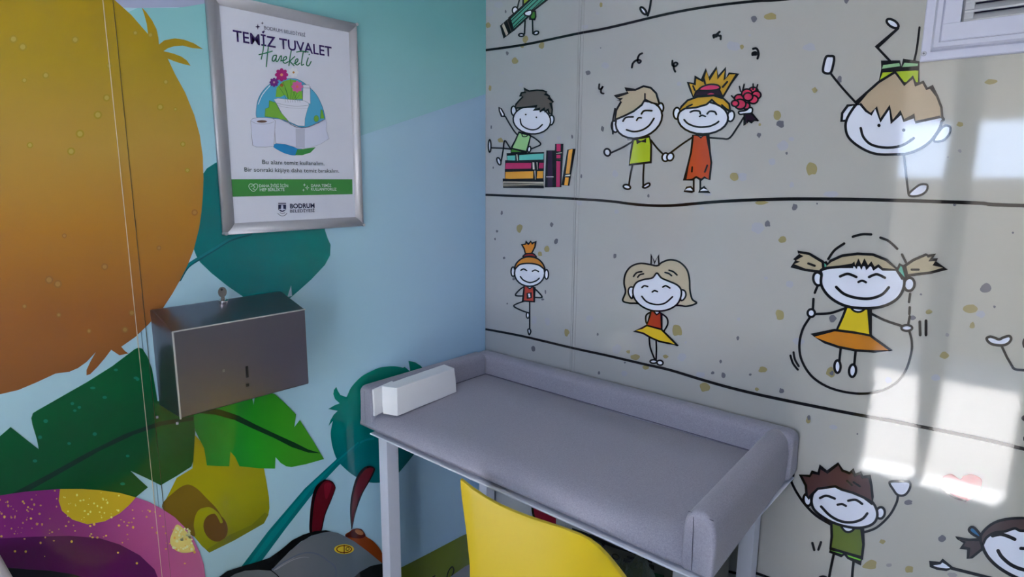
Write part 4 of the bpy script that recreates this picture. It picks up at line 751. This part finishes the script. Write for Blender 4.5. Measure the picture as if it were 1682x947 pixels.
for (u, v) in ((1517.5, 88),):
    P = onY(u, v, -.009); bm = bmesh.new(); add_cyl(bm, P, P-Vector((0, .0015, 0)), .0042, 16, .0034); s1 = bmobj('screw', bm, mat('screw_head', (165, 165, 175), .3, .3), vent)
    bm = bmesh.new(); c_ = P-Vector((0, .0016, 0)); add_box(bm, (c_.x-.0017, c_.y-.0002, c_.z-.0005), (c_.x+.0017, c_.y, c_.z+.0005)); add_box(bm, (c_.x-.0005, c_.y-.0002, c_.z-.0017), (c_.x+.0005, c_.y, c_.z+.0017)); bmobj('screw_slot', bm, mat('vent_hole', (50, 50, 60), .5), s1)

# ================================================================== CHANGING TABLE
lac = mat('white_lacquer', (206, 209, 222), .4)
tb = empty('changing_table', (.457, -.25, FLOOR), 'white square-legged baby changing table in the corner', 'table')
box('table_top', (.050, -.4665, .8760), (.902, -.006, .8802), lac, tb, .002)
for (x, y) in ((.053, -.443), (.842, -.443), (.812, -.050), (.022, -.052)):
    wd = .032
    o = box('leg', (x, y, FLOOR), (x+wd, y+wd+.004, .8765), lac, tb, .0015)
bm = bmesh.new(); add_box(bm, (.054, -.045, .82), (.812, -.030, .868)); bmobj('apron', bm, lac, tb)

def fabric(name, rgb):
    m = mat(name, rgb, .92, spec=.2, sheen=.25); N, L = nodes(m); b = N['Principled BSDF']
    g = N.new('ShaderNodeNewGeometry'); t = N.new('ShaderNodeTexNoise'); t.inputs['Scale'].default_value = 900; t.inputs['Detail'].default_value = 2
    t2 = N.new('ShaderNodeTexNoise'); t2.inputs['Scale'].default_value = 320; t2.inputs['Detail'].default_value = 4
    L.new(g.outputs['Position'], t.inputs['Vector']); L.new(g.outputs['Position'], t2.inputs['Vector'])
    ad = N.new('ShaderNodeMath'); ad.operation = 'MULTIPLY_ADD'; ad.inputs[1].default_value = .5; L.new(t2.outputs['Fac'], ad.inputs[0]); L.new(t.outputs['Fac'], ad.inputs[2])
    cr = N.new('ShaderNodeValToRGB'); c = alb(rgb); cr.color_ramp.elements[0].position = .5; cr.color_ramp.elements[1].position = 1.0
    cr.color_ramp.elements[0].color = (c[0]*.78, c[1]*.78, c[2]*.80, 1); cr.color_ramp.elements[1].color = (c[0]*1.2, c[1]*1.2, c[2]*1.2, 1)
    L.new(ad.outputs[0], cr.inputs[0]); L.new(cr.outputs[0], b.inputs['Base Color'])
    bp = N.new('ShaderNodeBump'); bp.inputs['Strength'].default_value = .25; bp.inputs['Distance'].default_value = .001; L.new(t.outputs['Fac'], bp.inputs['Height']); L.new(bp.outputs['Normal'], b.inputs['Normal'])
    return m
fab = fabric('lilac_grey_fabric', (145, 144, 158)); seamm = mat('seam_thread', (84, 82, 98), .9)
mt = empty('changing_mat', (.457, -.23, .881), 'lilac grey fabric changing mat with raised bolsters on three sides, lying on the white table', 'changing mat')
def loft(name, secs, m, parent, smooth=True, close=True):
    """skin a row of closed sections into one solid"""
    bm = bmesh.new(); rows = [[bm.verts.new(p) for p in s_] for s_ in secs]; n = len(rows[0])
    for a_, b_ in zip(rows, rows[1:]):
        for i in range(n): bm.faces.new((a_[i], a_[(i+1) % n], b_[(i+1) % n], b_[i]))
    if close: bm.faces.new(rows[0][::-1]); bm.faces.new(rows[-1])
    bmesh.ops.recalc_face_normals(bm, faces=bm.faces)
    o = bmobj(name, bm, m, parent)
    for p in o.data.polygons: p.use_smooth = len(p.vertices) == 4
    return o
def arc(cx, cz, rx, rz, a0, a1, n): return [(cx+rx*math.cos(math.radians(a0+(a1-a0)*i/n)), cz+rz*math.sin(math.radians(a0+(a1-a0)*i/n))) for i in range(n+1)]
# mattress: section in (y, z), front edge well rounded
sec = arc(-.405, .8895, .057, .007, 270, 180, 3) + arc(-.400, .889, .062, .0415, 180, 90, 10) + [(-.30, .9312), (-.18, .9318), (-.06, .931), (-.052, .925), (-.052, .8825)]
S = []
for i in range(25):
    x = .006+(.866-.006)*i/24
    S.append([(x, y, z+.0010*math.sin(x*9+y*7)) for y, z in sec])
loft('mattress', S, fab, mt)
# bolsters
def bolster(sec_uv, frm, to, mapf, n=16, endr=.012):
    S = []
    cu = sum(p[0] for p in sec_uv)/len(sec_uv); cv = sum(p[1] for p in sec_uv)/len(sec_uv)
    ts = [0, .15, .5, 1.0]; L_ = abs(to-frm); sg = 1 if to > frm else -1
    pos = [frm+sg*endr*(1-math.cos(t_*math.pi/2)) for t_ in (0, .35, .7, 1)] + [frm+sg*(endr+(L_-2*endr)*i/n) for i in range(1, n)] + [to-sg*endr*(1-math.cos(t_*math.pi/2)) for t_ in (1, .7, .35, 0)]
    for p in pos:
        d = min(abs(p-frm), abs(p-to)); k_ = 1 if d >= endr else math.sqrt(max(0, 1-(1-d/endr)**2)); ins = endr*(1-k_)*.55
        row = []
        for (a_, b_) in sec_uv:
            da, db = a_-cu, b_-cv; l_ = math.hypot(da, db); row.append(mapf(a_-da/l_*ins, b_-db/l_*ins*1.3, p))
        S.append(row)
    return loft('bolster', S, fab, mt)
def bsec(a0, a1, z0, z1, r, bulge):
    s = arc(a0+.006, z0+.006, .006, .006, 180, 270, 2)+arc(a1-.006, z0+.006, .006, .006, 270, 360, 2)
    s += [(a1+bulge*.7, z0+(z1-z0)*.35), (a1+bulge, z0+(z1-z0)*.6)]
    s += arc(a1-r, z1-r*1.15, r, r*1.15, 8, 90, 6) + arc(a0+r, z1-r*1.15, r, r*1.15, 90, 172, 6) + [(a0-bulge, z0+(z1-z0)*.6), (a0-bulge*.7, z0+(z1-z0)*.35)]
    return s
b1 = bolster(bsec(-.0545, -.003, .882, .989, .017, .001), .003, .905, lambda a_, z, p: (p, a_, z), endr=.02)
b2 = bolster(bsec(.003, .052, .882, .992, .017, .0005), -.459, -.050, lambda a_, z, p: (a_, p, z))
b3 = bolster(bsec(.864, .915, .882, .991, .0245, .0022), -.461, -.004, lambda a_, z, p: (a_-.020*(p+.46)/.46-.004*max(0, (p+.06)/.06), p, z-.034*max(0, (p+.055)/.055)**2*(z-.88)/.11), endr=.009)
def tube(name, P, r, m, parent, n=6):
    cu = bpy.data.curves.new(name, 'CURVE'); cu.dimensions = '3D'; cu.bevel_depth = r; cu.bevel_resolution = 1; sp = cu.splines.new('POLY'); sp.points.add(len(P)-1)
    for p_, q_ in zip(sp.points, P): p_.co = (*q_, 1)
    ob = bpy.data.objects.new(name, cu); COL.objects.link(ob); me = bpy.data.meshes.new_from_object(ob.evaluated_get(bpy.context.evaluated_depsgraph_get())); bpy.data.objects.remove(ob)
    me.materials.clear(); me.materials.append(m); return link(name, me, parent)
tube('seam', [(.880, -.4618, .980), (.881, -.4625, .95), (.882, -.4625, .91), (.882, -.461, .888)], .0005, seamm, b3)
tube('seam', [(.869, -.4575, .9835), (.888, -.4585, .9850), (.910, -.4575, .9830)], .0006, seamm, b3)
tube('seam', [(.026, -.4605, .98), (.027, -.461, .93), (.028, -.4605, .89)], .0004, fab, b2)
tube('seam', [(.0535, -.056, .935), (.054, -.0565, .96), (.053, -.056, .978)], .0012, mat('seam_light', (150, 146, 156), .9), b1)

tube('seam', [(.0545, -.0555, .9322), (.3, -.0557, .9328), (.6, -.0557, .9326), (.862, -.0555, .9322)], .0011, seamm, b1)
tube('seam', [(.0535, -.0560, .9322), (.0530, -.25, .9325), (.0530, -.40, .9318), (.0530, -.43, .926)], .0009, seamm, b2)
tube('seam', [(.8625, -.455, .905), (.8630, -.44, .922), (.8628, -.41, .9315), (.853, -.20, .9325), (.846, -.06, .932)], .0010, seamm, b3)
# ================================================================== PAPER TOWELS
paper = mat('towel_paper', (224, 225, 236), .75, bump=(90, .12, .002))
pt = empty('paper_towel_pack', (.09, -.33, .932), 'white block of folded paper towels leaning on the mat end bolster', 'paper towels')
bm = bmesh.new()
bo = [(.121, -.436, .9325), (.104, -.222, .9325), (.058, -.222, .9325), (.080, -.448, .9325)]; to = [(.1145, -.430, 1.000), (.0985, -.224, .9985), (.054, -.220, .9990), (.0725, -.443, 1.0005)]
va = [bm.verts.new(p) for p in bo]; vb = [bm.verts.new(p) for p in to]
bm.faces.new(va[::-1]); bm.faces.new(vb)
for i in range(4): bm.faces.new((va[i], va[(i+1) % 4], vb[(i+1) % 4], vb[i]))
bmesh.ops.recalc_face_normals(bm, faces=bm.faces); bmesh.ops.subdivide_edges(bm, edges=bm.edges[:], cuts=7, use_grid_fill=True)
for v in bm.verts:
    nz = noise.noise(v.co*38); v.co.x += nz*.0016; v.co.z += noise.noise(v.co*21+Vector((3, 1, 0)))*.0008
for v in bm.verts: v.co.z = max(v.co.z, .9323)
bmobj('towel_block', bm, paper, pt, bevel=.0016, seg=2)
bm = bmesh.new(); add_prism(bm, [(.066, -.40, .9335), (.0835, -.4735, .9335), (.0835, -.4735, .965), (.0800, -.4720, .9985), (.064, -.40, .9985)], (-.006, -.001, 0)); bmesh.ops.recalc_face_normals(bm, faces=bm.faces); bmobj('loose_towel', bm, paper, pt, bevel=.001, seg=1)

# ================================================================== YELLOW CHAIR
yc = mat('yellow_plastic', (184, 160, 22), .38, bump=(180, .03, .001))
ch = empty('chair', (.62, -.74, FLOOR), 'yellow moulded plastic shell chair pushed against the table front', 'chair')
cx = .66
TH = -.1716; OX, OY = .708, -.489
def shell(u, t):
    """u across -1..1, t from seat front 0 to back top 1"""
    key = [(0, -.485, .500, .19, 0), (.10, -.455, .520, .205, .0), (.3, -.35, .515, .215, .0), (.46, -.23, .515, .205, .0), (.56, -.145, .545, .195, .02), (.66, -.075, .630, .202, .050), (.76, -.026, .730, .214, .080), (.86, -.012, .800, .225, .098), (.94, -.004, .850, .234, .110), (1.0, 0, .8847, .2384, .1162)]
    for (a_, b_) in zip(key, key[1:]):
        if a_[0] <= t <= b_[0]+1e-9:
            s_ = (t-a_[0])/(b_[0]-a_[0]); y, z, w_, wg = [a_[i]+(b_[i]-a_[i])*s_ for i in (1, 2, 3, 4)]; break
    back = max(0, min(1, (t-.5)/.2)); au = abs(u)
    lx = u*w_; ly = y-wg*max(0, (au*au+.02)**.63-.085); z2 = z+(1-back)*.03*au**3 + .0527*au**3.85*max(0, (t-.6)/.4)
    if t < .12: ly += au**4*.05
    return (OX+lx*math.cos(TH)-ly*math.sin(TH), OY+lx*math.sin(TH)+ly*math.cos(TH), z2)
bm = bmesh.new(); NU, NT = 20, 40
G_ = [[bm.verts.new(shell(-1+2*i/NU, j/NT)) for i in range(NU+1)] for j in range(NT+1)]
for j in range(NT):
    for i in range(NU): bm.faces.new((G_[j][i], G_[j][i+1], G_[j+1][i+1], G_[j+1][i]))
sh = bmobj('seat_shell', bm, yc, ch, smooth=True)
md = sh.modifiers.new('smooth', 'SMOOTH'); md.factor = .4; md.iterations = 1
md = sh.modifiers.new('solid', 'SOLIDIFY'); md.thickness = .009; md.offset = 0
md = sh.modifiers.new('bev', 'BEVEL'); md.width = .003; md.segments = 2; md.limit_method = 'ANGLE'; md.angle_limit = 1.0
oak = mat('beech_wood', (176, 140, 98), .5)
for sx, sy in ((-1, -1), (1, -1), (-1, 1), (1, 1)):
    bm = bmesh.new(); add_cyl(bm, (OX-.07+sx*.19, -.80+sy*.17, FLOOR), (OX-.07+sx*.10, -.80+sy*.08, .505), .011, 14, .016); bmobj('leg', bm, oak, ch, smooth=True)
bm = bmesh.new(); add_box(bm, (OX-.17, -.86, .488), (OX+.03, -.70, .500)); bmobj('seat_frame', bm, mat('black_metal', (30, 30, 32), .5), ch)

# ================================================================== UNDER THE TABLE
cb = empty('cardboard_box', (.71, -.17, FLOOR), 'grey printed carton with a dark green label under the table', 'box')
kraft = mat('grey_carton', (92, 92, 88), .8); bx0, bx1, byf, bzt = .585, .800, -.30, .80
box('carton', (bx0, byf, FLOOR+.001), (bx1, -.06, bzt), kraft, cb, .003)
def onbox(u, v, off): return onY(u, v, byf) + Vector((0, -off, 0))
Cb = ((960, 860), 9.894)
f = Fig('box_print_and_shade', cb, onbox, Cb[0], Cb[1], 1.4, .0004)
f.fill('_', (34, 30, 30), [(-200, 60), (0, 130), (250, 240), (500, 350), (800, 450), (1100, 600), (1100, 640), (760, 470), (480, 385), (300, 320), (-200, 120)], False)  # black band puts the shade below the table edge into the colour
f.fill('green_label', (26, 66, 44), [(300, 620), (520, 650), (700, 690), (1040, 770), (1300, 830), (1300, 1100), (300, 1100)], False)
f.ell(None, None, 510, 530, 60, 38, 25, 1.6); f.line([(600, 640), (640, 600), (655, 560)], 1.8); f.line([(655, 590), (700, 565), (780, 575), (780, 640), (700, 640), (655, 590)], 1.8); f.line([(665, 612), (775, 606)], 1.4); f.line([(700, 530), (760, 545), (890, 565)], 2.6); f.line([(800, 590), (870, 600)], 2); f.line([(800, 640), (800, 690)], 2)
for i in range(9): f.line([(905+i*27, 602+i*9), (912+i*27, 665+i*9)], 2.2, smooth=False)
f.line([(290, 320), (320, 345), (320, 310), (300, 290)], 1.6)
for i in range(10): f.line([(700+i*30, 745+i*7), (716+i*30, 750+i*7)], .8, col=(70, 110, 84)); f.line([(720+i*28, 790+i*7), (735+i*28, 793+i*7)], .8, col=(70, 110, 84))
f.done()
bgm = mat('clear_plastic', (200, 205, 205), .12); N_, L_ = nodes(bgm); b_ = N_['Principled BSDF']; b_.inputs['Transmission Weight'].default_value = .8; b_.inputs['Base Color'].default_value = (.5, .56, .53, 1); b_.inputs['IOR'].default_value = 1.15
bm = bmesh.new(); bmesh.ops.create_icosphere(bm, subdivisions=5, radius=1)
for v in bm.verts:
    d = v.co.copy(); n1 = noise.noise(d*3.1+Vector((5, 2, 8))); n2 = noise.noise(d*9); r_ = 1+.16*n1+.05*n2
    v.co = Vector((.742+d.x*.090*r_, -.372+d.y*.045*r_, .44+d.z*.36*r_))
    v.co.z = max(v.co.z, FLOOR+.001); v.co.y = max(-.425, min(-.312, v.co.y)); v.co.x = min(v.co.x, .838)
bagm = bmobj('plastic_bag', bm, bgm, None, smooth=False); tag(bagm, 'crumpled clear plastic bag beside the front right table leg', 'bag')

# ================================================================== WASHBASIN at the lower left
cer = mat('white_ceramic', (214, 212, 212), .12)
A_ = onZ(0, 911, .9); B_ = onZ(35, 947, .9)
d_ = (B_-A_); d_.z = 0; d_.normalize(); out = Vector((d_.y, -d_.x, 0))
wb = empty('washbasin', (.2, -1.36, .75), 'white ceramic washbasin rim at the lower left corner', 'washbasin')
def rr_ring(z, ins, n=8, r=.03, hx=.215, hy=.19, cx_=.217, cy_=None):
    cy_ = A_.y+.004-.19 if cy_ is None else cy_
    out_ = []; hx2, hy2, r2 = hx-ins, hy-ins, max(.01, r-ins*.5)
    for qx, qy, a0 in ((1, 1, 0), (-1, 1, 90), (-1, -1, 180), (1, -1, 270)):
        for i in range(n+1):
            a = math.radians(a0+90*i/n); out_.append((cx_+qx*(hx2-r2)+r2*math.cos(a), cy_+qy*(hy2-r2)+r2*math.sin(a), z))
    return out_
S = [rr_ring(.75, .07), rr_ring(.78, .035), rr_ring(.84, .01), rr_ring(.88, .001), rr_ring(.893, .002), rr_ring(.900, .010), rr_ring(.900, .022), rr_ring(.892, .032), rr_ring(.84, .045), rr_ring(.80, .075), rr_ring(.785, .13)]
o = loft('basin_bowl', S, cer, wb)
bm = bmesh.new(); add_cyl(bm, (.2, -1.36, FLOOR+.001), (.2, -1.36, .76), .07, 24, .055); bmobj('pedestal', bm, cer, wb, smooth=True)
